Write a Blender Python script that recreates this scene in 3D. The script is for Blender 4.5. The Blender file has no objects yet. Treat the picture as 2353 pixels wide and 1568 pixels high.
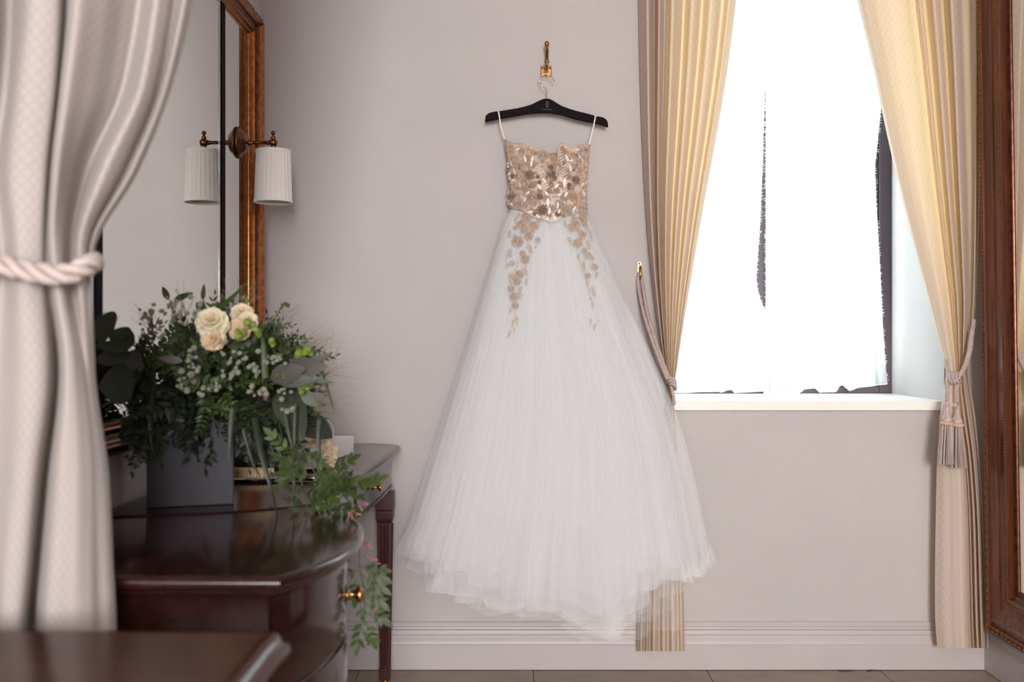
import bpy, bmesh, math, random
from mathutils import Vector, Matrix, noise
PI = math.pi
R = random.Random(7)
sc = bpy.context.scene
COL = sc.collection

# ------------------------------------------------------------------ camera, sky, lights, exposure
F, CX, CY, EYE = 2353 * 35 / 36, 1176.5, 784.0, 1.14
cam = bpy.data.objects.new('camera', bpy.data.cameras.new('camera'))
COL.objects.link(cam)
cam.location = (0, 0, EYE)
cam.rotation_euler = (PI / 2, 0, 0)
cam.data.lens = 35
cam.data.sensor_width = 36
cam.data.clip_start = 0.05
cam.data.dof.use_dof = True
cam.data.dof.focus_distance = 3.38
cam.data.dof.aperture_fstop = 3.2
sc.camera = cam

world = bpy.data.worlds.new('sky')
sc.world = world
world.use_nodes = True
bg = world.node_tree.nodes['Background']
bg.inputs[0].default_value = (0.90, 0.985, 1.0, 1)
bg.inputs[1].default_value = 7.5

def area(name, loc, direction, sx, sy, power, color=(1, 1, 1), portal=False):
    l = bpy.data.lights.new(name, 'AREA')
    l.shape = 'RECTANGLE'; l.size = sx; l.size_y = sy; l.energy = power; l.color = color
    if portal: l.cycles.is_portal = True
    o = bpy.data.objects.new(name, l)
    COL.objects.link(o)
    o.location = loc
    o.rotation_euler = Vector(direction).to_track_quat('-Z', 'Y').to_euler()
    return o
area('window_daylight_portal', (1.0, 3.995, 1.8), (0, -1, 0), 1.0, 1.75, 1, portal=True)
area('assumed_front_light', (0.36, -4.37, 1.75), (0, 1, -0.03), 1.25, 1.6, 385, (1.0, 0.965, 0.95))  # added lamp behind the camera for an assumed window, placed to shape the shading
sc.view_settings.view_transform = 'Standard'
sc.view_settings.look = 'None'
sc.view_settings.gamma = 1
sc.view_settings.use_curve_mapping = False
sc.view_settings.exposure = 0.0
sc.cycles.transparent_max_bounces = 48
sc.cycles.max_bounces = 12
sc.cycles.use_denoising = True

# ------------------------------------------------------------------ helpers
def P(px, py, Y):
    return Vector(((px - CX) / F * Y, Y, EYE - (py - CY) / F * Y))
WL = {}
def finish(o, parent=None, label=None, kind=None):
    COL.objects.link(o)
    if parent: o.parent = parent
    if label: o['label'] = label
    if kind: o['kind'] = kind
    return o
def thing(name, label, cat, loc=(0, 0, 0), group=None):
    o = bpy.data.objects.new(name, None)
    o.empty_display_size = 0.05
    COL.objects.link(o)
    o.location = loc
    WL[o.name] = Vector(loc)
    o['label'] = label; o['category'] = cat
    if group: o['group'] = group
    return o
class MB:
    def __init__(s): s.v = []; s.f = []; s.uv = None
    def add(s, vs, fs):
        n = len(s.v); s.v += [Vector(v) for v in vs]; s.f += [tuple(i + n for i in f) for f in fs]; return s
    def box(s, lo, hi, mat=None):
        (a, b, c), (d, e, f) = lo, hi
        vs = [(a, b, c), (d, b, c), (d, e, c), (a, e, c), (a, b, f), (d, b, f), (d, e, f), (a, e, f)]
        if mat: vs = [mat @ Vector(v) for v in vs]
        return s.add(vs, [(0, 3, 2, 1), (4, 5, 6, 7), (0, 1, 5, 4), (1, 2, 6, 5), (2, 3, 7, 6), (3, 0, 4, 7)])
    def tube(s, pts, r, seg=8, cap=True):
        pts = [Vector(p) for p in pts]
        n = len(pts)
        rs = r if isinstance(r, (list, tuple)) else [r] * n
        t0 = (pts[1] - pts[0]).normalized()
        a = t0.orthogonal().normalized()
        base = len(s.v)
        for i in range(n):
            t = (pts[min(i + 1, n - 1)] - pts[max(i - 1, 0)])
            t = t.normalized() if t.length > 1e-9 else t0
            a = (a - t * a.dot(t))
            a = a.normalized() if a.length > 1e-6 else t.orthogonal().normalized()
            b = t.cross(a)
            for k in range(seg):
                w = 2 * PI * k / seg
                s.v.append(pts[i] + (a * math.cos(w) + b * math.sin(w)) * rs[i])
        for i in range(n - 1):
            for k in range(seg):
                k2 = (k + 1) % seg
                s.f.append((base + i * seg + k, base + i * seg + k2, base + (i + 1) * seg + k2, base + (i + 1) * seg + k))
        if cap:
            s.f.append(tuple(base + k for k in reversed(range(seg))))
            s.f.append(tuple(base + (n - 1) * seg + k for k in range(seg)))
        return s
    def lathe(s, prof, center, axis=(0, 0, 1), seg=20, rmod=None):
        """prof: (radius, height along the axis)"""
        ax = Vector(axis).normalized(); a = ax.orthogonal().normalized()
        if abs(ax.z) > 0.99: a = Vector((1, 0, 0))
        b = ax.cross(a); c = Vector(center); base = len(s.v)
        for (r, h) in prof:
            for k in range(seg):
                w = 2 * PI * k / seg
                rr = r * (rmod(w, h) if rmod else 1)
                s.v.append(c + ax * h + (a * math.cos(w) + b * math.sin(w)) * rr)
        for i in range(len(prof) - 1):
            for k in range(seg):
                k2 = (k + 1) % seg
                s.f.append((base + i * seg + k, base + i * seg + k2, base + (i + 1) * seg + k2, base + (i + 1) * seg + k))
        return s
    def ball(s, c, r, seg=8, rings=5, sc=(1, 1, 1)):
        c = Vector(c); base = len(s.v)
        for i in range(rings + 1):
            t = PI * i / rings
            for k in range(seg):
                w = 2 * PI * k / seg
                s.v.append(c + Vector((r * math.sin(t) * math.cos(w) * sc[0], r * math.sin(t) * math.sin(w) * sc[1], r * math.cos(t) * sc[2])))
        for i in range(rings):
            for k in range(seg):
                k2 = (k + 1) % seg
                s.f.append((base + i * seg + k, base + (i + 1) * seg + k, base + (i + 1) * seg + k2, base + i * seg + k2))
        return s
    def octa(s, c, r):
        c = Vector(c)
        return s.add([c + Vector(d) * r for d in ((1, 0, 0), (-1, 0, 0), (0, 1, 0), (0, -1, 0), (0, 0, 1), (0, 0, -1))],
                     [(0, 2, 4), (2, 1, 4), (1, 3, 4), (3, 0, 4), (2, 0, 5), (1, 2, 5), (3, 1, 5), (0, 3, 5)])
    def grid(s, fn, nu, nv, closed=False):
        base = len(s.v)
        for j in range(nv + 1):
            for i in range(nu + (0 if closed else 1)):
                s.v.append(Vector(fn(i / nu, j / nv)))
        w = nu if closed else nu + 1
        for j in range(nv):
            for i in range(nu):
                i2 = (i + 1) % w if closed else i + 1
                s.f.append((base + j * w + i, base + j * w + i2, base + (j + 1) * w + i2, base + (j + 1) * w + i))
        return s
    def mesh(s, name, mat, smooth=False, off=None, clean=False):
        me = bpy.data.meshes.new(name)
        vs = [v - off for v in s.v] if off else s.v
        me.from_pydata([tuple(v) for v in vs], [], s.f)
        if s.uv:
            ul = me.uv_layers.new(name='UVMap')
            ul.data.foreach_set('uv', [c for l in me.loops for c in s.uv[l.vertex_index]])
        if mat: me.materials.append(mat)
        if clean:
            bm = bmesh.new(); bm.from_mesh(me)
            bmesh.ops.remove_doubles(bm, verts=bm.verts, dist=1e-5)
            bmesh.ops.recalc_face_normals(bm, faces=bm.faces)
            bm.to_mesh(me); bm.free()
        if smooth:
            me.polygons.foreach_set('use_smooth', [True] * len(me.polygons))
        me.update()
        return me
def wl(o):
    v = Vector((0, 0, 0))
    while o is not None:
        v = v + WL.get(o.name, Vector((0, 0, 0))); o = o.parent
    return v
def obj(name, mb, mat, parent=None, smooth=False, label=None, kind=None, bevel=0, clean=False, sharp=None):
    me = mb.mesh(name, mat, smooth, wl(parent) if parent else None, clean)
    o = bpy.data.objects.new(name, me)
    finish(o, parent, label, kind)
    if bevel:
        m = o.modifiers.new('bevel', 'BEVEL'); m.width = bevel; m.segments = 2; m.limit_method = 'ANGLE'; m.angle_limit = 0.7
    if sharp: me.set_sharp_from_angle(angle=sharp)
    return o
def inst(name, me, parent, M, label=None, kind=None):
    o = bpy.data.objects.new(name, me)
    finish(o, parent, label, kind)
    M = M.copy(); M.translation = M.translation - wl(parent)
    o.matrix_basis = M
    return o
def tag(o, label, cat, group=None):
    o['label'] = label; o['category'] = cat
    if group: o['group'] = group
    return o
def lerp(a, b, t): return a + (b - a) * t
def interp(tab, x):
    """piecewise linear over sorted (x, y) pairs"""
    if x <= tab[0][0]: return tab[0][1]
    for (x0, y0), (x1, y1) in zip(tab, tab[1:]):
        if x <= x1: return y0 + (y1 - y0) * (x - x0) / (x1 - x0)
    return tab[-1][1]
def smooth_interp(tab, x):
    """Catmull-Rom (monotone-limited tangents) over sorted (x, y) pairs"""
    if x <= tab[0][0]: return tab[0][1]
    if x >= tab[-1][0]: return tab[-1][1]
    n = len(tab)
    for i in range(n - 1):
        if x <= tab[i + 1][0]:
            x0, y0 = tab[i]; x1, y1 = tab[i + 1]
            d = (y1 - y0) / (x1 - x0)
            def tan(j):
                if j == 0 or j == n - 1: return None
                a = (tab[j][1] - tab[j - 1][1]) / (tab[j][0] - tab[j - 1][0])
                b = (tab[j + 1][1] - tab[j][1]) / (tab[j + 1][0] - tab[j][0])
                return 0 if a * b <= 0 else 2 * a * b / (a + b)
            m0 = tan(i); m1 = tan(i + 1)
            m0 = d if m0 is None else m0; m1 = d if m1 is None else m1
            t = (x - x0) / (x1 - x0); h = x1 - x0
            return ((2 * t**3 - 3 * t**2 + 1) * y0 + (t**3 - 2 * t**2 + t) * h * m0 + (-2 * t**3 + 3 * t**2) * y1 + (t**3 - t**2) * h * m1)
def smoothpath(pts, n):
    pts = [Vector(p) for p in pts]
    out = []
    m = len(pts)
    for i in range(m - 1):
        p0 = pts[max(i - 1, 0)]; p1 = pts[i]; p2 = pts[i + 1]; p3 = pts[min(i + 2, m - 1)]
        for k in range(n):
            t = k / n
            out.append(0.5 * ((2 * p1) + (p2 - p0) * t + (2 * p0 - 5 * p1 + 4 * p2 - p3) * t * t + (3 * p1 - p0 - 3 * p2 + p3) * t**3))
    out.append(pts[-1])
    return out
def rope(mb, pts, r, pitch, strands=3, seg=6, step=None, off=.54, thick=.52):
    """twisted cord along a path: helical strands"""
    L = [0]
    for a, b in zip(pts, pts[1:]): L.append(L[-1] + (b - a).length)
    step = step or pitch / 7
    n = max(4, int(L[-1] / step))
    cen = []; j = 0
    for i in range(n + 1):
        d = L[-1] * i / n
        while j < len(pts) - 2 and L[j + 1] < d: j += 1
        t = (d - L[j]) / max(1e-9, L[j + 1] - L[j])
        cen.append((pts[j].lerp(pts[j + 1], min(1, max(0, t))), d))
    frames = []; a = None
    for i in range(n + 1):
        t = (cen[min(i + 1, n)][0] - cen[max(i - 1, 0)][0]).normalized()
        if a is None: a = t.orthogonal().normalized()
        a = (a - t * a.dot(t)).normalized()
        frames.append((a.copy(), t.cross(a)))
    for s in range(strands):
        ph = 2 * PI * s / strands
        path = []
        for i in range(n + 1):
            w = ph + 2 * PI * cen[i][1] / pitch
            u, v = frames[i]
            path.append(cen[i][0] + (u * math.cos(w) + v * math.sin(w)) * r * off)
        mb.tube(path, r * thick, seg)
    return mb

# ------------------------------------------------------------------ materials
def nodes(m):
    m.use_nodes = True
    return m.node_tree.nodes, m.node_tree.links, m.node_tree.nodes['Principled BSDF']
def mat(name, color, rough=0.5, metal=0.0, var=0.0, vscale=8.0, bump=0.0, bscale=200.0, coat=0.0, stretch=None, spec=0.5, color2=None, detail=4):
    m = bpy.data.materials.new(name)
    N, L, b = nodes(m)
    b.inputs['Base Color'].default_value = (*color, 1)
    b.inputs['Roughness'].default_value = rough
    b.inputs['Metallic'].default_value = metal
    b.inputs['Coat Weight'].default_value = coat
    b.inputs['Coat Roughness'].default_value = 0.08
    b.inputs['Specular IOR Level'].default_value = spec
    if var or color2:
        tc = N.new('ShaderNodeTexCoord'); mp = N.new('ShaderNodeMapping'); nz = N.new('ShaderNodeTexNoise'); rp = N.new('ShaderNodeValToRGB')
        L.new(tc.outputs['Object'], mp.inputs[0]); L.new(mp.outputs[0], nz.inputs['Vector'])
        if stretch: mp.inputs['Scale'].default_value = stretch
        nz.inputs['Scale'].default_value = vscale; nz.inputs['Detail'].default_value = detail
        c2 = color2 or tuple(c * (1 - var) for c in color)
        c1 = color if color2 else tuple(min(1, c * (1 + var)) for c in color)
        rp.color_ramp.elements[0].position = 0.35; rp.color_ramp.elements[1].position = 0.65
        rp.color_ramp.elements[0].color = (*c2, 1); rp.color_ramp.elements[1].color = (*c1, 1)
        L.new(nz.outputs['Fac'], rp.inputs[0]); L.new(rp.outputs[0], b.inputs['Base Color'])
    if bump:
        tc = N.new('ShaderNodeTexCoord'); nz = N.new('ShaderNodeTexNoise'); bp = N.new('ShaderNodeBump')
        L.new(tc.outputs['Object'], nz.inputs['Vector'])
        nz.inputs['Scale'].default_value = bscale; nz.inputs['Detail'].default_value = 3
        bp.inputs['Strength'].default_value = bump; bp.inputs['Distance'].default_value = 0.002
        L.new(nz.outputs['Fac'], bp.inputs['Height']); L.new(bp.outputs[0], b.inputs['Normal'])
    return m
def mnode(N, L, op, a, b=None):
    n = N.new('ShaderNodeMath'); n.operation = op
    for i, v in enumerate((a, b)):
        if v is None: continue
        if isinstance(v, (int, float)): n.inputs[i].default_value = v
        else: L.new(v, n.inputs[i])
    return n.outputs[0]
def lattice(N, L, pitch_u, pitch_v, width):
    """1 on the lines of a diamond lattice laid over the cloth's UVs (metres)"""
    tc = N.new('ShaderNodeTexCoord'); sp = N.new('ShaderNodeSeparateXYZ')
    L.new(tc.outputs['UV'], sp.inputs[0])
    u = mnode(N, L, 'DIVIDE', sp.outputs[0], pitch_u); v = mnode(N, L, 'DIVIDE', sp.outputs[1], pitch_v)
    outs = []
    for op in ('ADD', 'SUBTRACT'):
        q = mnode(N, L, 'FRACT', mnode(N, L, op, u, v))
        d = mnode(N, L, 'ABSOLUTE', mnode(N, L, 'SUBTRACT', q, 0.5))
        outs.append(mnode(N, L, 'LESS_THAN', d, width))
    return mnode(N, L, 'MAXIMUM', outs[0], outs[1])
def fabric(name, color, line, trans, tw, pu=0.022, pv=0.026, width=0.06):
    """woven curtain cloth: diffuse front + light let through from behind, diamond weave"""
    m = bpy.data.materials.new(name)
    N, L, b = nodes(m)
    lat = lattice(N, L, pu, pv, width)
    mx = N.new('ShaderNodeMix'); mx.data_type = 'RGBA'
    L.new(lat, mx.inputs['Factor']); mx.inputs['A'].default_value = (*color, 1); mx.inputs['B'].default_value = (*line, 1)
    L.new(mx.outputs['Result'], b.inputs['Base Color'])
    b.inputs['Roughness'].default_value = 0.75; b.inputs['Sheen Weight'].default_value = 0.15
    bp = N.new('ShaderNodeBump'); bp.inputs['Strength'].default_value = 0.25; bp.inputs['Distance'].default_value = 0.001; bp.invert = True
    L.new(lat, bp.inputs['Height']); L.new(bp.outputs[0], b.inputs['Normal'])
    tr = N.new('ShaderNodeBsdfTranslucent'); tr.inputs[0].default_value = (*trans, 1)
    ms = N.new('ShaderNodeMixShader'); ms.inputs[0].default_value = tw
    out = N['Material Output']
    L.new(b.outputs[0], ms.inputs[1]); L.new(tr.outputs[0], ms.inputs[2]); L.new(ms.outputs[0], out.inputs[0])
    return m
def net(name, color, alpha, tw=0.5, facing=0.5, lat=None, soft=0, gather=0):
    """fine see-through net: the share covered by thread grows where it is seen edge-on"""
    m = bpy.data.materials.new(name)
    N, L, b = nodes(m)
    N.remove(b)
    df = N.new('ShaderNodeBsdfDiffuse'); tr = N.new('ShaderNodeBsdfTranslucent'); tp = N.new('ShaderNodeBsdfTransparent')
    df.inputs[0].default_value = (*color, 1); tr.inputs[0].default_value = (*color, 1)
    if soft:        # round threads scatter light whichever way the net is turned: ease the shading normal towards the room
        ge = N.new('ShaderNodeNewGeometry'); va = N.new('ShaderNodeVectorMath'); va.operation = 'SCALE'; va.inputs['Scale'].default_value = 1 - soft
        vb = N.new('ShaderNodeVectorMath'); vb.operation = 'ADD'; vb.inputs[1].default_value = (0, -soft, soft * .15)
        vn = N.new('ShaderNodeVectorMath'); vn.operation = 'NORMALIZE'
        L.new(ge.outputs['Normal'], va.inputs[0]); L.new(va.outputs[0], vb.inputs[0]); L.new(vb.outputs[0], vn.inputs[0])
        L.new(vn.outputs[0], df.inputs['Normal']); L.new(vn.outputs[0], tr.inputs['Normal'])
    m1 = N.new('ShaderNodeMixShader'); m1.inputs[0].default_value = tw
    L.new(df.outputs[0], m1.inputs[1]); L.new(tr.outputs[0], m1.inputs[2])
    m2 = N.new('ShaderNodeMixShader')
    fac = alpha
    if facing:
        lw = N.new('ShaderNodeLayerWeight'); lw.inputs[0].default_value = 0.5
        fac = mnode(N, L, 'ADD', mnode(N, L, 'MULTIPLY', mnode(N, L, 'POWER', lw.outputs['Facing'], 2.5), facing), alpha)
    if gather:      # cloth gathered into streaks: the thread count rises and falls round the skirt
        tc = N.new('ShaderNodeTexCoord'); mp = N.new('ShaderNodeMapping'); nz = N.new('ShaderNodeTexNoise')
        L.new(tc.outputs['UV'], mp.inputs[0]); mp.inputs['Scale'].default_value = (gather, .7, 1)
        L.new(mp.outputs[0], nz.inputs['Vector']); nz.inputs['Scale'].default_value = 1; nz.inputs['Detail'].default_value = 3
        fac = mnode(N, L, 'MULTIPLY', fac, mnode(N, L, 'MAXIMUM', mnode(N, L, 'MULTIPLY_ADD', nz.outputs['Fac'], 2.6), .2))
        fac.node.inputs[1].links[0].from_node.inputs[0].links[0].from_node.inputs[2].default_value = -.3
    if lat:
        fac = mnode(N, L, 'MAXIMUM', fac, mnode(N, L, 'MULTIPLY', lattice(N, L, *lat), 0.85))
    if isinstance(fac, float): m2.inputs[0].default_value = fac
    else: L.new(fac, m2.inputs[0])
    L.new(tp.outputs[0], m2.inputs[1]); L.new(m1.outputs[0], m2.inputs[2])
    L.new(m2.outputs[0], N['Material Output'].inputs[0])
    return m
def leafmat(name, color, tw=0.25, rough=0.5):
    m = bpy.data.materials.new(name)
    N, L, b = nodes(m)
    b.inputs['Base Color'].default_value = (*color, 1); b.inputs['Roughness'].default_value = rough
    tr = N.new('ShaderNodeBsdfTranslucent'); tr.inputs[0].default_value = (min(1, color[0] * 1.4), min(1, color[1] * 1.5), color[2], 1)
    ms = N.new('ShaderNodeMixShader'); ms.inputs[0].default_value = tw
    L.new(b.outputs[0], ms.inputs[1]); L.new(tr.outputs[0], ms.inputs[2]); L.new(ms.outputs[0], N['Material Output'].inputs[0])
    return m
M_wall = mat('painted_wallpaper', (0.505, 0.475, 0.472), 0.8, var=0.02, vscale=3, bump=0.35, bscale=420)
M_trim = mat('painted_trim', (0.49, 0.45, 0.45), 0.45, var=0.02, bump=0.05, bscale=60)
M_sill = mat('white_sill_paint', (0.86, 0.84, 0.80), 0.4)
M_ceil = mat('ceiling_paint', (0.62, 0.57, 0.54), 0.9)
M_tile = mat('beige_floor_tile', (0.31, 0.245, 0.195), 0.45, var=0.12, vscale=9, bump=0.05)
M_grout = mat('floor_grout', (0.16, 0.11, 0.09), 0.9)
M_wood = mat('mahogany_veneer', (0.030, 0.0075, 0.0072), 0.15, color2=(0.017, 0.005, 0.005), vscale=5, stretch=(9, 1, 9), spec=.42)
M_woodred = mat('red_mahogany_top', (0.055, 0.012, 0.0065), 0.17, color2=(0.032, 0.007, 0.005), vscale=5, stretch=(1, 9, 9), spec=.3)
M_woodleg = mat('dark_mahogany_leg', (0.05, 0.012, 0.011), 0.35, var=0.2, vscale=6, stretch=(9, 9, 1))
M_gilt = mat('bronze_gilding', (0.42, 0.17, 0.055), 0.24, metal=0.9, color2=(0.27, 0.095, 0.034), vscale=60)
M_giltdark = mat('dark_shade_gilding', (0.16, 0.052, 0.024), 0.3, metal=0.7, color2=(0.08, 0.024, 0.013), vscale=50)  # darker copy of the gilding; carries painted shade in the frame's cove
M_frame = mat('red_brown_frame_wood', (0.17, 0.046, 0.016), 0.26, metal=0.35, color2=(0.085, 0.022, 0.010), vscale=4, stretch=(14, 14, 1), coat=0.3)
M_framedark = mat('dark_frame_wood', (0.05, 0.016, 0.012), 0.4, var=0.3)
M_mirror = mat('mirror_glass', (0.83, 0.845, 0.83), 0.0, metal=1.0)
M_black = mat('black_divider', (0.010, 0.007, 0.009), 0.7, spec=.08)
M_bevelglass = mat('bevelled_glass_edge', (0.8, 0.82, 0.83), 0.12, metal=1.0)
M_brass = mat('brass', (0.50, 0.27, 0.10), 0.22, metal=1.0, var=0.15, vscale=40)
M_oldbrass = mat('aged_brass', (0.17, 0.085, 0.048), 0.25, metal=1.0, var=0.2, vscale=30)
M_steel = mat('steel_wire', (0.45, 0.41, 0.37), 0.2, metal=1.0)
M_shade = fabric('pleated_shade_cloth', (0.93, 0.91, 0.89), (0.93, 0.91, 0.89), (0.9, 0.88, 0.84), 0.12)
M_shadein = mat('shade_lining', (0.62, 0.57, 0.53), 0.8)
M_hanger = mat('black_velvet_hanger', (0.010, 0.006, 0.008), 0.8, spec=.12)
M_print = mat('silver_print', (0.42, 0.36, 0.36), 0.5)
M_drape = fabric('gold_backed_drape', (0.70, 0.62, 0.56), (0.61, 0.51, 0.44), (0.98, 0.66, 0.27), 0.30, 0.026, 0.032, 0.045)
M_drapenear = fabric('woven_drape', (0.46, 0.425, 0.41), (0.405, 0.36, 0.34), (0.55, 0.33, 0.2), 0.10, 0.016, 0.018, 0.10)
M_rope = mat('silky_cord', (0.47, 0.375, 0.345), 0.45, var=0.06, vscale=60)
M_ropenear = mat('thick_soft_cord', (0.50, 0.43, 0.405), 0.6)
M_collar = mat('peach_collar', (0.62, 0.40, 0.26), 0.5, var=0.1, vscale=80)
M_sheer = net('sheer_voile', (0.94, 0.98, 1.0), 0.80, 0.75, 0.15, (0.11, 0.13, 0.06))
M_sheeredge = mat('voile_tuft', (0.86, 0.86, 0.85), 0.9)
M_winframe = mat('dark_window_frame', (0.075, 0.055, 0.070), 0.45)
M_darkwall = mat('added_dark_wall', (0.20, 0.12, 0.08), 0.5, var=0.2, stretch=(6, 6, 1))  # dark finish made up for the unseen wall to cut bounced light
M_paper = mat('white_card', (0.80, 0.77, 0.79), 0.6)
def glassy(name, tint, refl):
    m = bpy.data.materials.new(name)
    N, L, b = nodes(m); N.remove(b)
    tp = N.new('ShaderNodeBsdfTransparent'); tp.inputs[0].default_value = (*tint, 1)
    gl = N.new('ShaderNodeBsdfGlossy'); gl.inputs['Roughness'].default_value = 0.02
    ms = N.new('ShaderNodeMixShader'); ms.inputs[0].default_value = refl
    L.new(tp.outputs[0], ms.inputs[1]); L.new(gl.outputs[0], ms.inputs[2]); L.new(ms.outputs[0], N['Material Output'].inputs[0])
    return m
M_glass = glassy('window_glass', (0.97, 0.99, 0.99), 0.05)
# ------------------------------------------------------------------ room shell
WB, WLX, WR, TOP, BACK = 3.467, -0.867, 1.657, 2.9, -4.5
WX0, WX1, WZ0, WZ1 = 0.555, 1.505, 0.931, 2.66     # opening of the window in the far wall
mb = MB()
mb.box((WLX - 0.12, WB, 0), (WX0, WB + 0.5, TOP)); mb.box((WX1, WB, 0), (WR + 0.12, WB + 0.5, TOP))
mb.box((WX0, WB, 0), (WX1, WB + 0.5, WZ0)); mb.box((WX0, WB, WZ1), (WX1, WB + 0.5, TOP))
obj('wall_back', mb, M_wall, kind='structure')
obj('wall_left', MB().box((WLX - 0.12, BACK, 0), (WLX, WB, TOP)), M_wall, kind='structure')
obj('wall_right', MB().box((WR, BACK, 0), (WR + 0.12, WB, TOP)), M_wall, kind='structure')
mb = MB()                                             # unseen wall behind the camera, given an assumed second window
mb.box((WLX - 0.12, BACK - 0.12, 0), (-0.28, BACK, TOP)); mb.box((1.00, BACK - 0.12, 0), (WR + 0.12, BACK, TOP))
mb.box((-0.28, BACK - 0.12, 0), (1.00, BACK, 0.93)); mb.box((-0.28, BACK - 0.12, 2.57), (1.00, BACK, TOP))
obj('wall_front', mb, M_darkwall, kind='structure')
obj('assumed_window_2', MB().box((-0.28, BACK - 0.06, 0.93), (1.00, BACK - 0.02, 2.57)), M_ceil, kind='structure')  # plain slab for the assumed window behind the added lamp
obj('ceiling', MB().box((WLX - 0.12, BACK - 0.12, TOP), (WR + 0.12, WB + 0.5, TOP + 0.1)), M_ceil, kind='structure')
floor = obj('floor', MB().box((WLX - 0.12, BACK - 0.12, -0.1), (WR + 0.12, WB + 0.5, -0.004)), M_grout, kind='structure')
ti = {}
x0, y0, T = 0.673 - 0.6 * 3, WB - 0.62 + 0.6 - 0.6 * 13, 0.6
for iy in range(14):
    for ix in range(5):
        a, b = max(WLX, x0 + ix * T + 0.0015), min(WR, x0 + (ix + 1) * T - 0.0015)
        c, d = max(BACK, y0 + iy * T + 0.0015), min(WB - 0.0, y0 + (iy + 1) * T - 0.0015)
        if b - a < 0.02 or d - c < 0.02: continue
        k = (round(b - a, 3), round(d - c, 3))
        if k not in ti: ti[k] = MB().box((0, 0, -0.0045), (k[0], k[1], 0)).mesh('tile', M_tile)
        inst('tile', ti[k], floor, Matrix.Translation((a, c, -R.random() * 0.0004)))
# skirting with its moulded cap
SK = [(0, .163), (.007, .163), (.010, .158), (.010, .147), (.005, .144), (.006, .138), (.013, .135), (.015, .126), (.015, .120),
      (.011, .117), (.014, .110), (.019, .100), (.021, .090), (.024, .087), (.024, .004), (.024, .002), (0, .002)]
def skirting(name, f):
    mb = MB()
    for (d, z) in SK: mb.v += [Vector(f(0, d, z)), Vector(f(1, d, z))]
    for i in range(len(SK) - 1): mb.f.append((2 * i, 2 * i + 1, 2 * i + 3, 2 * i + 2))
    obj(name, mb, M_trim, kind='structure', clean=True)
skirting('baseboard_back', lambda t, d, z: (lerp(WLX, WR, t), WB - d, z))
skirting('baseboard_right', lambda t, d, z: (WR - d, lerp(BACK, WB, t), z))
skirting('baseboard_left', lambda t, d, z: (WLX + d, lerp(BACK, WB, t), z))
# window: dark frame, two casements, panes, sill
win = bpy.data.objects.new('window_1', None); COL.objects.link(win); win['kind'] = 'structure'
WY = 3.945
mb = MB()
fw = 0.048
mb.box((WX0, WY, WZ0), (WX0 + fw, WY + .04, WZ1)); mb.box((WX1 - fw, WY, WZ0), (WX1, WY + .04, WZ1))
mb.box((WX0 + fw, WY, WZ0), (WX1 - fw, WY + .04, WZ0 + .03)); mb.box((WX0 + fw, WY, WZ1 - fw), (WX1 - fw, WY + .04, WZ1))
mb.box((.960, WY, WZ0 + .03), (1.012, WY + .04, WZ1 - fw))
obj('frame', mb, M_winframe, win, kind='structure', bevel=0.004)
for (a, b) in ((WX0 + fw, .960), (1.012, WX1 - fw)):
    mb = MB(); g = 0.0
    w = 0.03
    mb.box((a, WY + .012, WZ0 + .03), (a + w, WY + .035, WZ1 - fw)); mb.box((b - w, WY + .012, WZ0 + .03), (b, WY + .035, WZ1 - fw))
    mb.box((a + w, WY + .012, WZ0 + .03), (b - w, WY + .035, WZ0 + .065)); mb.box((a + w, WY + .012, WZ1 - fw - w), (b - w, WY + .035, WZ1 - fw))
    s = obj('casement', mb, M_winframe, win, kind='structure', bevel=0.003)
    obj('pane', MB().box((a + w, WY + .022, WZ0 + .065), (b - w, WY + .026, WZ1 - fw - w)), M_glass, s, kind='structure')
mb = MB(); c = P(1932, 879, WY - .012)
mb.box((c.x - .03, c.y - .006, c.z - .004), (c.x + .022, c.y + .006, c.z + .004)); mb.box((c.x + .022, c.y - .010, c.z - .012), (c.x + .036, c.y + .010, c.z + .010))
obj('casement_stay', mb, M_paper, win, label='white casement stay', bevel=0.001)
mb = MB().box((WX0 - .04, WB - .022, WZ0 - .032), (WX1 + .04, WB - .001, WZ0 + .001)); mb.box((WX0 + .001, WB - .002, WZ0 - .02), (WX1 - .001, WY - .001, WZ0 + .001))
obj('trim_1', mb, M_sill, kind='structure', bevel=0.003)

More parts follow.
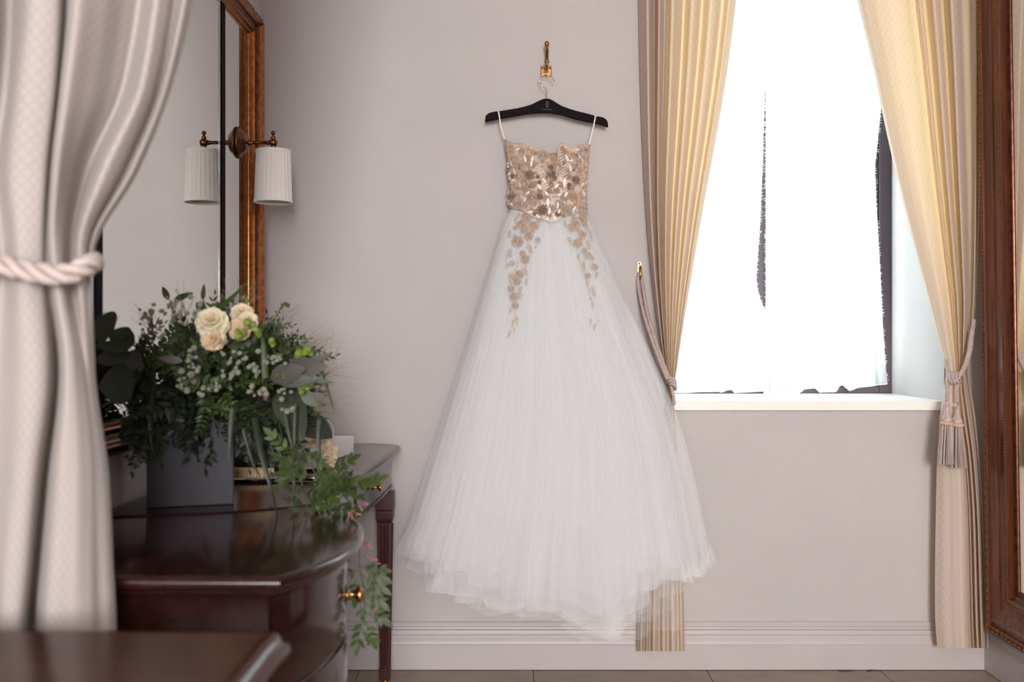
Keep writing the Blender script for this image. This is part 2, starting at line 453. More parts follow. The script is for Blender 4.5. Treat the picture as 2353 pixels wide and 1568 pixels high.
# ------------------------------------------------------------------ cloth that hangs between guide lines
DK = 1.0
def cloth(rows, guides, Y0, sub=6, rsub=3, thick=0):
    """guides: list of (row -> px table, row -> depth table); rows: picture heights; returns an MB with UVs in metres"""
    ys = []
    for a, b in zip(rows, rows[1:]):
        n = max(1, int(abs(b - a) / 28)) if rsub else 1
        ys += [a + (b - a) * k / n for k in range(n)]
    ys.append(rows[-1])
    G = len(guides); mb = MB(); nu = (G - 1) * sub; mb.uv = []
    # cloth coordinate of each guide at a wide row
    cu = [0.0]
    wr = rows[1]
    for g in range(1, G):
        dx = (smooth_interp(guides[g][0], wr) - smooth_interp(guides[g - 1][0], wr)) / F * Y0
        dd = smooth_interp(guides[g][1], wr) - smooth_interp(guides[g - 1][1], wr)
        cu.append(cu[-1] + math.hypot(dx, dd))
    for y in ys:
        xs = [smooth_interp(g[0], y) for g in guides]; ds = [smooth_interp(g[1], y) for g in guides]
        for i in range(nu + 1):
            g = min(i // sub, G - 2); t = i / sub - g
            def cr(a):
                p0, p1, p2, p3 = a[max(g - 1, 0)], a[g], a[g + 1], a[min(g + 2, G - 1)]
                return 0.5 * (2 * p1 + (p2 - p0) * t + (2 * p0 - 5 * p1 + 4 * p2 - p3) * t * t + (3 * p1 - p0 - 3 * p2 + p3) * t**3)
            s = t * t * (3 - 2 * t)
            px = cr(xs); d = lerp(cr(ds), lerp(ds[g], ds[g + 1], s), .25)
            nz = noise.noise(Vector((px * 0.012, y * 0.004, Y0 * 9))) * 0.004
            q = P(px, y, Y0 + d * DK + nz)
            mb.v.append(q)
            mb.uv.append((lerp(cu[g], cu[g + 1], t), q.z))
    w = nu + 1
    for j in range(len(ys) - 1):
        for i in range(nu):
            mb.f.append((j * w + i, (j + 1) * w + i, (j + 1) * w + i + 1, j * w + i + 1))
    return mb

# ------------------------------------------------------------------ drape on the near left, tied with a thick cord
YN = 1.37
rowsN = [-1780, -300, 0, 200, 400, 500, 560, 600, 625, 660, 720, 850, 1000, 1150, 1300, 1442, 2000, 2680]
DK = 1.0
def gd(px, d):
    return (sorted(px.items()), sorted(d.items()))
A = .030
gN = [
    gd({-1780: -560, 0: -330, 400: -300, 610: -140, 850: -200, 1442: -260, 2680: -280}, {0: .02, 610: .0, 1442: .02}),
    gd({-1780: -440, 0: -230, 400: -210, 610: -100, 850: -150, 1442: -190, 2680: -200}, {0: -.03, 610: -.01, 1442: -.02}),
    gd({-1780: -300, 0: -120, 400: -140, 610: -60, 850: -100, 1442: -130, 2680: -140}, {0: .03, 610: .012, 1442: .02}),
    gd({-1780: -170, 0: -50, 400: -80, 610: -20, 850: -60, 1442: -80, 2680: -90}, {0: -.02, 610: -.01, 1442: -.02}),
    gd({-1780: -30, 0: 22, 200: 12, 400: -12, 560: 5, 610: 8, 850: -5, 1442: -25, 2680: -40}, {0: .045, 400: .03, 610: .0, 1442: -.022}),
    gd({-1780: 60, 0: 62, 200: 42, 400: 22, 560: 40, 610: 42, 850: 50, 1442: 10, 2680: 0}, {0: -.020, 400: -.012, 610: -.018, 1442: -.030}),
    gd({-1780: 140, 0: 132, 200: 120, 400: 98, 560: 92, 610: 92, 850: 108, 1100: 82, 1300: 64, 1442: 52, 2680: 30}, {0: -.012, 400: -.006, 610: -.008, 850: -.012, 1442: -.020}),
    gd({-1780: 170, 0: 150, 200: 134, 400: 113, 560: 106, 610: 108, 850: 130, 1100: 104, 1300: 84, 1442: 72, 2680: 50}, {0: .022, 400: .018, 610: .008, 850: .035, 1442: .040}),
    gd({-1780: 215, 0: 172, 200: 150, 400: 127, 560: 118, 610: 120, 850: 146, 1100: 124, 1300: 108, 1442: 98, 2680: 80}, {0: -.036, 400: -.030, 610: -.020, 850: -.026, 1442: -.026}),
    gd({-1780: 330, 0: 235, 200: 205, 400: 160, 560: 142, 610: 142, 850: 168, 1100: 172, 1300: 165, 1442: 160, 2680: 150}, {0: -.008, 400: .0, 610: -.014, 850: -.026, 1442: -.022}),
    gd({-1780: 440, 0: 292, 200: 262, 400: 184, 560: 158, 610: 158, 850: 186, 1100: 205, 1300: 205, 1442: 206, 2680: 200}, {0: .032, 400: .036, 610: .012, 850: -.012, 1442: -.010}),
    gd({-1780: 520, 0: 326, 200: 288, 400: 205, 560: 170, 610: 168, 850: 196, 1100: 222, 1300: 226, 1442: 230, 2680: 226}, {0: .045, 400: .040, 610: .015, 850: .0, 1442: .006}),
    gd({-1780: 570, 0: 352, 200: 318, 400: 228, 560: 180, 610: 178, 850: 203, 1100: 232, 1300: 240, 1442: 246, 2680: 244}, {0: -.022, 400: -.030, 610: -.018, 850: .004, 1442: .012}),
    gd({-1780: 630, 0: 385, 200: 348, 400: 266, 560: 196, 610: 192, 850: 209, 1100: 240, 1300: 250, 1442: 256, 2680: 256}, {0: -.010, 400: -.018, 610: -.014, 850: .010, 1442: .018}),
    gd({-1780: 660, 0: 402, 200: 362, 400: 280, 560: 204, 610: 200, 850: 213, 1100: 244, 1300: 255, 1442: 261, 2680: 262}, {0: .012, 400: .006, 610: .0, 850: .016, 1442: .024}),
    gd({-1780: 690, 0: 424, 200: 380, 400: 300, 560: 212, 610: 206, 850: 216, 1100: 248, 1300: 258, 1442: 265, 2680: 267}, {0: -.006, 400: -.010, 610: -.004, 850: .022, 1442: .030}),
    gd({-1780: 715, 0: 445, 200: 395, 400: 316, 560: 222, 610: 212, 850: 219, 1100: 251, 1300: 261, 1442: 268, 2680: 270}, {0: .022, 400: .020, 610: .014, 850: .034, 1442: .042}),
]
dn = thing('drape', 'pale patterned drape nearest the camera, tied back by a thick cord beside the dressing table', 'curtain', P(120, 2690, YN), 'full length drapes')
DK = 1.7
obj('cloth', cloth(rowsN, gN, YN), M_drapenear, dn, smooth=True)
rn = thing('curtain_tieback', 'thick twisted cord wound round the blurred drape nearest the camera', 'tieback', P(100, 630, YN - .06))
pts = smoothpath([P(-240, 570, YN - .015), P(-140, 583, YN - .055), P(0, 608, YN - .062), P(80, 626, YN - .062), P(140, 632, YN - .058), P(180, 622, YN - .05), P(205, 608, YN - .03), P(214, 602, YN + .01), P(205, 598, YN + .05)], 8)
obj('cord', rope(MB(), pts, .0145, .075, 3, 10, None, .62, .46), M_ropenear, rn, smooth=True)

# ------------------------------------------------------------------ drapes either side of the window
def side_drape(left, right, ts, deps, rows, Y0, fade, broad=1):
    """fold lines at shares ts of the width between two edge tables"""
    g = []
    for t, d in zip(ts, deps):
        # below the tie the cloth opens into one broad leaf in front of the pleats
        tb_ = lambda y: lerp(t, t ** broad, max(0, min(1, (y - 880) / 200))) if broad != 1 else t
        g.append(([(y, lerp(smooth_interp(left, y), smooth_interp(right, y), tb_(y))) for y in rows],
                  [(y, d * interp(fade, y)) for y in rows]))
    return cloth(rows, g, Y0, sub=6)
rows = [-1000, -300, 0, 150, 300, 450, 600, 700, 780, 840, 880, 905, 940, 1000, 1150, 1300, 1400, 1497]
fade = [(-1000, 1), (0, 1), (600, .8), (840, .5), (905, .42), (1000, .45), (1300, .42), (1497, .45)]
YL = 3.395
L1 = [(-1000, 1450), (0, 1466), (300, 1474), (500, 1484), (640, 1497), (800, 1518), (905, 1532), (1000, 1510), (1200, 1480), (1330, 1468), (1497, 1462)]
R1 = [(-1000, 1800), (0, 1692), (160, 1672), (340, 1642), (500, 1612), (620, 1592), (740, 1572), (860, 1554), (905, 1548), (1000, 1556), (1200, 1566), (1330, 1570), (1497, 1574)]
ts = [0, .045, .10, .165, .215, .275, .345, .42, .47, .54, .60, .655, .73, .80, .86, .93, 1]
dl = [.03, .0, -.030, .030, -.028, .040, -.026, -.006, .018, -.028, -.022, .010, -.030, -.024, .006, -.020, .012]
DK = 2.0
dw = thing('drape', 'gold backlit drape at the left side of the window, gathered behind the wedding dress', 'curtain', P(1520, 1500, YL), 'full length drapes')
obj('cloth', side_drape(L1, R1, ts, dl, rows, YL, fade), M_drape, dw, smooth=True)
YR = 3.375
rows2 = [-1000, -300, 0, 150, 300, 450, 600, 700, 780, 830, 862, 900, 960, 1060, 1200, 1350, 1420, 1490]
L2 = [(-1000, 1800), (0, 1970), (130, 2000), (300, 2036), (500, 2082), (680, 2130), (790, 2158), (862, 2174), (930, 2162), (1060, 2153), (1200, 2150), (1400, 2148), (1490, 2154)]
R2 = [(-1000, 2262), (0, 2258), (400, 2252), (700, 2242), (862, 2226), (930, 2238), (1060, 2252), (1200, 2262), (1300, 2266), (1490, 2272)]
ts2 = [0, .03, .075, .16, .27, .37, .425, .455, .50, .55, .60, .65, .69, .74, .79, .85, .90, .95, 1]
d2 = [.012, -.012, -.020, -.032, -.040, -.030, -.002, .012, -.010, .020, -.026, -.018, .024, -.030, -.026, .0, .018, -.010, .02]
d2b = [(-1000, 1), (0, 1), (700, .75), (862, .5), (960, .45), (1300, .55), (1490, .6)]
dr = thing('drape', 'gold backlit drape at the right side of the window, tied with a tasselled cord', 'curtain', P(2205, 1495, YR), 'full length drapes')
obj('cloth', side_drape(L2, R2, ts2, d2, rows2, YR, d2b, .5), M_drape, dr, smooth=True)

# brass tie hook and doubled cord of the left drape
hk = thing('tieback_hook', 'small brass tieback hook screwed to the wall left of the drape', 'hook', P(1469, 625, WB))
c = P(1469, 620, WB - .004)
obj('plate', MB().box((c.x - .007, WB - .004, c.z - .028), (c.x + .008, WB - .0002, c.z + .028)), M_brass, hk, bevel=.001)
obj('prong', MB().tube(smoothpath([(c.x + .002, WB - .003, c.z + .012), (c.x + .002, WB - .016, c.z + .010), (c.x + .002, WB - .022, c.z - .004), (c.x + .002, WB - .022, c.z - .024), (c.x + .002, WB - .013, c.z - .034)], 5), .0035, 8), M_brass, hk, smooth=True)
obj('screw', MB().lathe([(0, .0015), (.003, .0012), (.0032, 0)], (c.x, WB - .004, c.z + .021), (0, -1, 0), 10), M_oldbrass, hk, smooth=True)
tb = thing('curtain_tieback', 'doubled beige cord from the brass hook down to the left drape', 'tieback', P(1500, 760, YL - .05))
mb = MB()
for off in (0, 1):
    o = off * 9
    rope(mb, smoothpath([P(1470 + o * .3, 626, WB - .016), P(1466 + o * 1.1, 650, WB - .012), P(1478 + o, 715, 3.40), P(1496 + o * .9, 775, 3.36), P(1518 + o * .7, 835, 3.335), P(1533 + o * .5, 872, 3.33)], 8), .0062, .022, 3, 6)
obj('cord', mb, M_rope, tb, smooth=True)
mb = MB()
for k in range(3):
    rope(mb, smoothpath([P(1530 + k * 4, 872 + k * 6, 3.345), P(1538 + k * 3, 868 + k * 7, 3.325), P(1549 + k * 1, 874 + k * 7, 3.33), P(1551, 884 + k * 6, 3.36)], 5), .006, .022, 3, 6)
rope(mb, smoothpath([P(1542, 888, 3.333), P(1546, 905, 3.33), P(1549, 930, 3.335)], 5), .006, .022)
obj('knot', mb, M_rope, tb, smooth=True)

# tasselled cord of the right drape
tt = thing('curtain_tieback', 'beige twisted cord with two tassels knotted round the right drape', 'tieback', P(2195, 870, YR - .05))
YT = 3.305
mb = MB()
rope(mb, smoothpath([P(2172, 826, 3.36), P(2173, 838, 3.33), P(2178, 852, YT + .01), P(2184, 862, YT)], 6), .0062, .022)
for o in (0, 7):
    rope(mb, smoothpath([P(2203 + o * .3, 866 - o * .2, YT), P(2214 + o * .4, 846, YT), P(2225 + o * .6, 810, YT + .005), P(2231 + o * .5, 770, YT + .03), P(2238 + o * .2, 735, YT + .07)], 8), .0062, .022)
obj('cord', mb, M_rope, tt, smooth=True)
mb = MB()
for k in range(3):
    x = 2184 + k * 8
    rope(mb, smoothpath([P(x + 3, 858, YT + .012), P(x - 2, 860, YT - .008), P(x - 3, 870, YT - .014), P(x + 1, 879, YT - .010), P(x + 5, 880, YT + .008)], 5), .0062, .022)
rope(mb, smoothpath([P(2182, 872, YT), P(2192, 876, YT - .012), P(2206, 868, YT - .012)], 5), .006, .022)
obj('knot', mb, M_rope, tt, smooth=True)
def tassel(x, ytop, ybot, tiltx):
    yn = ytop - 8
    s = F / YT
    mb = MB(); rope(mb, smoothpath([P(x + (2 if x > 2190 else -2), 876, YT - .004), P(x, 900, YT - .004), P(x, yn, YT - .004)], 6), .0055, .02)
    base = P(x, ytop, YT - .004)
    t = obj('tassel', mb, M_rope, tt, smooth=True)
    prof = [(.001, .001), (.0085, 0), (.009, -.004), (.006, -.007), (.0065, -.010), (.0075, -.025), (.011, -.036), (.016, -.046), (.0175, -.054), (.016, -.060), (.004, -.062)]
    obj('bulb', MB().lathe(prof, base, (0, 0, 1), 18), M_rope, t, smooth=True)
    cz = base.z - .064
    ring = [(.017 + .005 * math.cos(w), cz + .006 * math.sin(w) - base.z) for w in [2 * PI * k / 10 for k in range(11)]]
    obj('collar', MB().lathe(ring, base, (0, 0, 1), 20), M_collar, t, smooth=True, label='peach collar of the tassel')
    mb = MB(); L = (ybot - 975) / s
    for k in range(110):
        w = R.random() * 2 * PI; r = .017 * math.sqrt(R.random())
        a = Vector((base.x + r * math.cos(w), base.y + r * math.sin(w), cz - .002))
        e = 1.35 + R.random() * .25
        l = L * R.uniform(.93, 0.93)
        b = Vector((base.x + tiltx + r * e * math.cos(w), base.y + r * e * math.sin(w), cz - l))
        m = a.lerp(b, .55) + Vector((R.uniform(-.0015, .0015), R.uniform(-.001, .001), 0))
        mb.tube([a, m, b], .0013, 4, False)
    obj('fringe', mb, M_rope, t, kind='stuff')
tassel(2176, 929, 1075, -.004); tassel(2200, 933, 1080, .001)
# ------------------------------------------------------------------ picture-frame mouldings
def frame_loops(prof, y0, y1, z0, z1, pos):
    """mitred moulding round a rectangle; prof = (inset, height off the wall); pos(y, z, h) -> point"""
    mb = MB()
    for (w, h) in prof:
        for (y, z) in ((y0 + w, z0 + w), (y1 - w, z0 + w), (y1 - w, z1 - w), (y0 + w, z1 - w)): mb.v.append(Vector(pos(y, z, h)))
    for i in range(len(prof) - 1):
        for k in range(4):
            k2 = (k + 1) % 4
            mb.f.append((4 * i + k, 4 * i + k2, 4 * i + 4 + k2, 4 * i + 4 + k))
    return mb
def rim_points(y0, y1, z0, z1, w, step):
    y0, y1, z0, z1 = y0 + w, y1 - w, z0 + w, z1 - w
    out = []
    for (a, b, d) in (((y1, z0), (y1, z1), 'v'), ((y0, z1), (y1, z1), 'h'), ((y0, z0), (y1, z0), 'h'), ((y0, z0), (y0, z1), 'v')):
        n = int(math.hypot(b[0] - a[0], b[1] - a[1]) / step)
        out += [(lerp(a[0], b[0], (k + .5) / n), lerp(a[1], b[1], (k + .5) / n), d) for k in range(n)]
    return out
# left mirror over the dressing table: three sheets of glass in one gilt frame
GX = -0.84
LY0, LY1, LZ0, LZ1 = 1.60, 3.236, 0.905, 2.185
lm = thing('wall_mirror', 'large gilt framed three panel mirror on the wall above the dressing table', 'mirror', (WLX, 2.4, LZ0))
posl = lambda y, z, h: (WLX + h, y, z)
pf = [(0, .0), (0, .050), (.003, .054), (.009, .056), (.013, .052), (.015, .056), (.019, .067), (.022, .068), (.025, .063), (.027, .060), (.030, .061), (.033, .056),
      (.036, .048), (.042, .042), (.047, .041), (.050, .045), (.054, .045), (.057, .038), (.064, .032), (.066, .0285), (.066, .020)]
fr = obj('frame', frame_loops(pf[:7], LY0, LY1, LZ0, LZ1, posl), M_giltdark, lm, smooth=True, sharp=.6)
obj('ridge_moulding', frame_loops(pf[6:12], LY0, LY1, LZ0, LZ1, posl), M_gilt, fr, smooth=True, sharp=.6, label='bright gilt ridges')
obj('cove_moulding', frame_loops(pf[11:16], LY0, LY1, LZ0, LZ1, posl), M_giltdark, fr, smooth=True, sharp=.6)  # dark cove against lighter ridges: profile shade put into the gilding colour
obj('inner_moulding', frame_loops(pf[15:], LY0, LY1, LZ0, LZ1, posl), M_gilt, fr, smooth=True, sharp=.6)
mb = MB()
for (y, z, d) in rim_points(LY0, LY1, LZ0, LZ1, .006, .0115):
    sc_ = (.7, .62, 1.15) if d == 'v' else (.7, 1.15, .62)
    mb.ball((WLX + .056 + R.uniform(-.001, .001), y, z), .0066, 6, 4, sc_)
obj('beading', mb, M_giltdark, fr, smooth=True, kind='stuff', label='dark beaded outer edge of the gilt frame')
mb = MB()
for (y, z, d) in rim_points(LY0, LY1, LZ0, LZ1, .060, .009):
    mb.ball((WLX + .034, y, z), .0038, 6, 4)
obj('beading', mb, M_gilt, fr, smooth=True, kind='stuff')
ys = [LY0 + .066, 2.018, 2.888, LY1 - .066]
for a, b in zip(ys, ys[1:]):
    e = .0045
    g = obj('pane', MB().box((GX - .006, a + .001, LZ0 + .064), (GX, b - .001, LZ1 - .064)), M_mirror, lm)
for y in ys[1:3]:
    obj('divider', MB().box((GX - .003, y - .0165, LZ0 + .064), (GX + .004, y + .0165, LZ1 - .064)), M_black, lm)
    obj('bevel_strip', MB().box((GX + .0003, y - .034, LZ0 + .066), (GX + .0012, y - .017, LZ1 - .066)), M_bevelglass, lm, label='pale bevelled edge beside the divider')
# brass wall light fixed through the mirror
sy, sx = 3.058, GX + .1065
sn = thing('wall_lamp', 'brass wall lamp with a white pleated shade fixed to the mirror', 'lamp', (GX, sy, 1.745))
zc = P(548, 328, sy).z
obj('backplate', MB().lathe([(0, .0005), (.046, .0005), (.049, .004), (.047, .009), (.041, .011), (.038, .015), (.033, .021), (.026, .026), (.017, .029), (.011, .031), (.009, .033), (0, .033)], (GX, sy, zc), (1, 0, 0), 32), M_oldbrass, sn, smooth=True)
mb = MB().lathe([(.009, .030), (.0095, .036), (.0075, .038), (.0055, .044), (.0055, .088), (.0075, .089), (.0075, .093), (.0055, .094), (.0055, .1)], (GX, sy, zc), (1, 0, 0), 16)
obj('arm', mb, M_oldbrass, sn, smooth=True)
mb = MB().ball((sx, sy, zc), .0135, 16, 10)
mb.lathe([(.0085, -.024), (.0085, -.008)], (sx, sy, zc), (0, 0, 1), 14)
obj('joint', mb, M_oldbrass, sn, smooth=True)
mb = MB().lathe([(.006, .010), (.0075, .015), (.0075, .018), (.004, .021), (.004, .024)], (sx, sy, zc), (0, 0, 1), 14).ball((sx, sy, zc + .030), .0068, 12, 8)
obj('finial', mb, M_oldbrass, sn, smooth=True)
zt, zb = P(627, 350, sy).z, P(627, 463, sy).z
rt, rb = .0515, .0565
NP = 26
mb = MB(); mb.uv = None
def pleat(w):
    q = (w * NP / (2 * PI)) % 1
    return 1 + .030 * (1 - q) - .012
mb.grid(lambda u, v: (sx + lerp(rb, rt, v) * math.cos(2 * PI * u) * pleat(2 * PI * u + .02), sy + lerp(rb, rt, v) * math.sin(2 * PI * u) * pleat(2 * PI * u + .02), lerp(zb, zt, v)), NP * 6, 6, True)
sh = obj('shade', mb, M_shade, sn)
obj('lining', MB().lathe([(rb * .955, zb + .001), (rt * .955, zt - .001)], (sx, sy, 0), (0, 0, 1), 40), M_shadein, sh, smooth=True)
for (r, z) in ((rb, zb), (rt, zt)):
    mb = MB().lathe([(r * .955, z - .004), (r * 1.035, z - .004), (r * 1.045, z), (r * 1.035, z + .006), (r * .955, z + .006), (r * .955, z - .004)], (sx, sy, 0), (0, 0, 1), 40)
    obj('binding', mb, M_shade, sh, smooth=True, sharp=.6)
mb = MB()
for k in range(3):
    w = 2 * PI * k / 3 + .5
    mb.tube([(sx, sy, zt - .003), (sx + rt * .96 * math.cos(w), sy + rt * .96 * math.sin(w), zt)], .0012, 5)
mb.lathe([(.012, zt - .004), (.012, zt), (.007, zt), (.007, zb + .05), (0, zb + .05)], (sx, sy, 0), (0, 0, 1), 14)
obj('shade_carrier', mb, M_oldbrass, sn, smooth=True)

# right mirror: tall, red-brown, leaning a little out from the wall
RY0, RY1, RZ0, RZ1 = 1.75, 3.325, 0.175, 2.62
posr = lambda y, z, h: (WR - .012 - h - (z - RZ0) * .0150, y, z)
rm = thing('wall_mirror', 'tall mirror in a wide carved red brown frame at the right wall', 'mirror', (WR, 2.6, RZ0))
pr = [(0, .0), (0, .054), (.004, .060), (.024, .063), (.028, .056), (.036, .058), (.040, .062), (.046, .060), (.054, .063), (.060, .061), (.085, .056), (.092, .050), (.112, .043), (.114, .048), (.118, .050), (.122, .052), (.136, .053), (.140, .048),
      (.144, .043), (.150, .040)]
f2 = obj('frame', frame_loops(pr, RY0, RY1, RZ0, RZ1, posr), M_frame, rm, smooth=True, sharp=.5)
pr2 = [(.150, .0402), (.152, .041), (.156, .037), (.162, .034), (.164, .037), (.168, .037), (.171, .031), (.171, .02)]
obj('slip', frame_loops(pr2, RY0, RY1, RZ0, RZ1, posr), M_giltdark, rm, smooth=True, sharp=.5, label='narrow gilt inner slip')
W = .167
obj('pane', MB().add([posr(RY0 + W, RZ0 + W, .0325), posr(RY1 - W, RZ0 + W, .0325), posr(RY1 - W, RZ1 - W, .0325), posr(RY0 + W, RZ1 - W, .0325),
                      posr(RY0 + W, RZ0 + W, .026), posr(RY1 - W, RZ0 + W, .026), posr(RY1 - W, RZ1 - W, .026), posr(RY0 + W, RZ1 - W, .026)],
                     [(0, 1, 2, 3), (7, 6, 5, 4), (0, 4, 5, 1), (1, 5, 6, 2), (2, 6, 7, 3), (3, 7, 4, 0)]), M_mirror, rm)
# carved scroll band along the outer edge: one S shaped scroll after another
def scroll_mesh(vert):
    mb = MB(); pts = []
    for k in range(9):
        t = k / 8
        a, b = (t - .5) * .027, math.sin(2 * PI * t) * .0075
        pts.append((0, b, a) if vert else (0, a, b))
    mb.tube(smoothpath(pts, 2), [.0020 + .0016 * math.sin(PI * k / 16) for k in range(17)], 5)
    e = .0105
    mb.ball((0, .004, e) if vert else (0, e, .004), .0034, 6, 4)
    return mb.mesh('scroll', M_gilt, True)
sm = {'v': scroll_mesh(True), 'h': scroll_mesh(False)}
for (y, z, d) in rim_points(RY0, RY1, RZ0, RZ1, .0135, .029):
    if y < RY0 + .02: continue
    inst('scroll', sm[d], f2, Matrix.Translation(posr(y, z, .0615)))
mb = MB()
for (y, z, d) in rim_points(RY0, RY1, RZ0, RZ1, .116, .0105):
    p = Vector(posr(y, z, .0495)); mb.ball(p, .0036, 6, 4, (1, .8, 1.35) if d == 'v' else (1, 1.35, .8))
obj('beading', mb, M_gilt, f2, smooth=True, kind='stuff')

# ------------------------------------------------------------------ furniture along the left wall
TT = 0.787
def slab(mb, outline, z0, z1):
    """vertical-sided solid over a plan outline (list of (x, y), counter-clockwise)"""
    n = len(outline)
    mb.add([(x, y, z0) for x, y in outline] + [(x, y, z1) for x, y in outline],
           [tuple(reversed(range(n))), tuple(range(n, 2 * n))] + [(k, (k + 1) % n, n + (k + 1) % n, n + k) for k in range(n)])
    return mb
def moulded(mb, outline, prof):
    """edge moulding: prof = (outset along the outline's normal, z); closes top and bottom"""
    n = len(outline); base = len(mb.v)
    nrm = []
    for k in range(n):
        a, b = Vector(outline[k - 1]), Vector(outline[(k + 1) % n]); c = Vector(outline[k])
        d1, d2 = (c - a).normalized(), (b - c).normalized()
        n1, n2 = Vector((d1.y, -d1.x)), Vector((d2.y, -d2.x))
        m = (n1 + n2).normalized(); nrm.append(m / max(.4, m.dot(n1)))
    for (o, z) in prof:
        for k in range(n): mb.v.append(Vector((outline[k][0] + nrm[k].x * o, outline[k][1] + nrm[k].y * o, z)))
    for i in range(len(prof) - 1):
        for k in range(n):
            k2 = (k + 1) % n
            mb.f.append((base + i * n + k, base + i * n + k2, base + (i + 1) * n + k2, base + (i + 1) * n + k))
    mb.f.append(tuple(base + k for k in reversed(range(n))))
    mb.f.append(tuple(base + (len(prof) - 1) * n + k for k in range(n)))
    return mb
TOPP = [(-.014, TT - .032), (-.006, TT - .031), (-.002, TT - .027), (-.001, TT - .022), (.004, TT - .021), (.009, TT - .016), (.010, TT - .011), (.008, TT - .005), (.003, TT - .001), (-.004, TT)]
def plan(pts, n=5): return [(p.x, p.y) for p in smoothpath([(x, y, 0) for x, y in pts], n)]
def arc(c, r, a0, a1, n): return [(c[0] + r * math.cos(lerp(a0, a1, k / n)), c[1] + r * math.sin(lerp(a0, a1, k / n))) for k in range(n + 1)]
# front edge of the dressing table, far end to near end (concave knee space), then its bowed near end
front = plan([(-.385, 3.28), (-.388, 3.10), (-.400, 2.80), (-.412, 2.45), (-.418, 2.25), (-.425, 2.175)], 5)
bow = plan([(-.425, 2.175), (-.50, 2.105), (-.60, 2.055), (-.72, 2.02), (-.838, 2.005)], 4)[1:]
far = [(-.838, 3.43), (-.47, 3.43)] + arc((-.455, 3.35), .07, PI / 2 - .2, 0.0, 6)
outline = (front + bow + far)[::-1]
dt = thing('dressing_table', 'long mahogany dressing table on slender tapered legs under the mirror', 'table', (-.62, 2.7, 0))
obj('top', moulded(MB(), outline, TOPP), M_wood, dt, smooth=True, sharp=.9)
def inset(ol, d):
    m = MB(); moulded(m, ol, [(-d, 0), (-d, 1)]); return [(v.x, v.y) for v in m.v[:len(ol)]]
ap = inset(outline, .022)
mb = slab(MB(), ap, TT - .135, TT - .031)
obj('apron', mb, M_wood, dt, smooth=True, sharp=.6)
mb = moulded(MB(), ap, [(-.01, TT - .141), (.004, TT - .140), (.007, TT - .136), (.004, TT - .131), (-.004, TT - .130)])
obj('apron_moulding', mb, M_wood, dt, smooth=True, sharp=.9)
# drawer front that follows the concave front
def along(a, b, z0, z1, d0, d1, line, name, m, parent):
    pts = [p for p in line if a <= p[1] <= b]
    mb = MB(); n = len(pts)
    for (d, z) in ((d0, z0), (d1, z0), (d1, z1), (d0, z1)):
        mb.v += [Vector((x + d, y, z)) for x, y in pts]
    for k in range(4):
        k2 = (k + 1) % 4
        for i in range(n - 1): mb.f.append((k * n + i, k * n + i + 1, k2 * n + i + 1, k2 * n + i))
    mb.f += [(0, n, 2 * n, 3 * n), (n - 1, 4 * n - 1, 3 * n - 1, 2 * n - 1)]
    return obj(name, mb, m, parent, smooth=True, clean=True, sharp=.6)
apf = sorted([(x - .022, y) for x, y in front], key=lambda p: p[1])
dw1 = along(2.70, 3.21, TT - .124, TT - .040, -.002, .0035, [(smooth_interp([(y, x) for x, y in apf], 2.70 + .51 * k / 12), 2.70 + .51 * k / 12) for k in range(13)], 'drawer', M_wood, dt)
dw2 = along(2.22, 2.67, TT - .124, TT - .040, -.002, .0035, [(smooth_interp([(y, x) for x, y in apf], 2.22 + .45 * k / 12), 2.22 + .45 * k / 12) for k in range(13)], 'drawer', M_wood, dt)
def knob(c, axis, s, parent):
    return obj('knob', MB().lathe([(0, 0), (.008 * s, 0), (.0085 * s, .002 * s), (.004 * s, .004 * s), (.0035 * s, .009 * s), (.005 * s, .012 * s), (.010 * s, .0145 * s), (.0115 * s, .0175 * s), (.0105 * s, .0205 * s), (.006 * s, .023 * s), (0, .0235 * s)], c, axis, 18), M_brass, parent, smooth=True)
knob((smooth_interp([(y, x) for x, y in apf], 2.96) + .0035, 2.96, TT - .082), (1, 0, 0), 1.15, dw1)
knob((smooth_interp([(y, x) for x, y in apf], 2.45) + .0035, 2.45, TT - .082), (1, 0, 0), 1.15, dw2)
def taper_leg(x, y, parent):
    mb = MB(); zt = TT - .14
    prof = [(zt, .029), (zt - .055, .029), (zt - .060, .026), (zt - .066, .028), (zt - .085, .027), (zt - .10, .0225), (.075, .0150), (.074, .0185), (.034, .0175), (.033, .012)]
    for (z, r) in prof: mb.v += [Vector((x + a * r, y + b * r, z)) for a, b in ((-1, -1), (1, -1), (1, 1), (-1, 1))]
    for i in range(len(prof) - 1):
        for k in range(4): mb.f.append((4 * i + k, 4 * i + 4 + k, 4 * i + 4 + (k + 1) % 4, 4 * i + (k + 1) % 4))
    mb.f += [(0, 1, 2, 3), tuple(len(mb.v) - k for k in (1, 2, 3, 4))]
    for (a, b, dx, dy) in ((0, -1, 1, 0), (1, 0, 0, 1), (-1, 0, 0, 1), (0, 1, 1, 0)):       # reeds on each face
        for o in (-.5, 0, .5):
            r0, r1 = .0222, .0152
            mb.tube([(x + a * r0 + dx * o * r0, y + b * r0 + dy * o * r0, zt - .105), (x + a * r1 + dx * o * r1, y + b * r1 + dy * o * r1, .08)], [.004, .0028], 5)
    l = obj('leg', mb, M_woodleg, parent)
    obj('caster', MB().lathe([(.0105, .034), (.0115, .030), (.0115, .014), (.009, .010), (.011, .006), (.009, .0005), (0, .0005)], (x, y, 0), (0, 0, 1), 14), M_brass, l, smooth=True)
for (x, y) in ((-.415, 3.255), (-.80, 3.38), (-.80, 2.10), (-.475, 2.20)): taper_leg(x, y, dt)

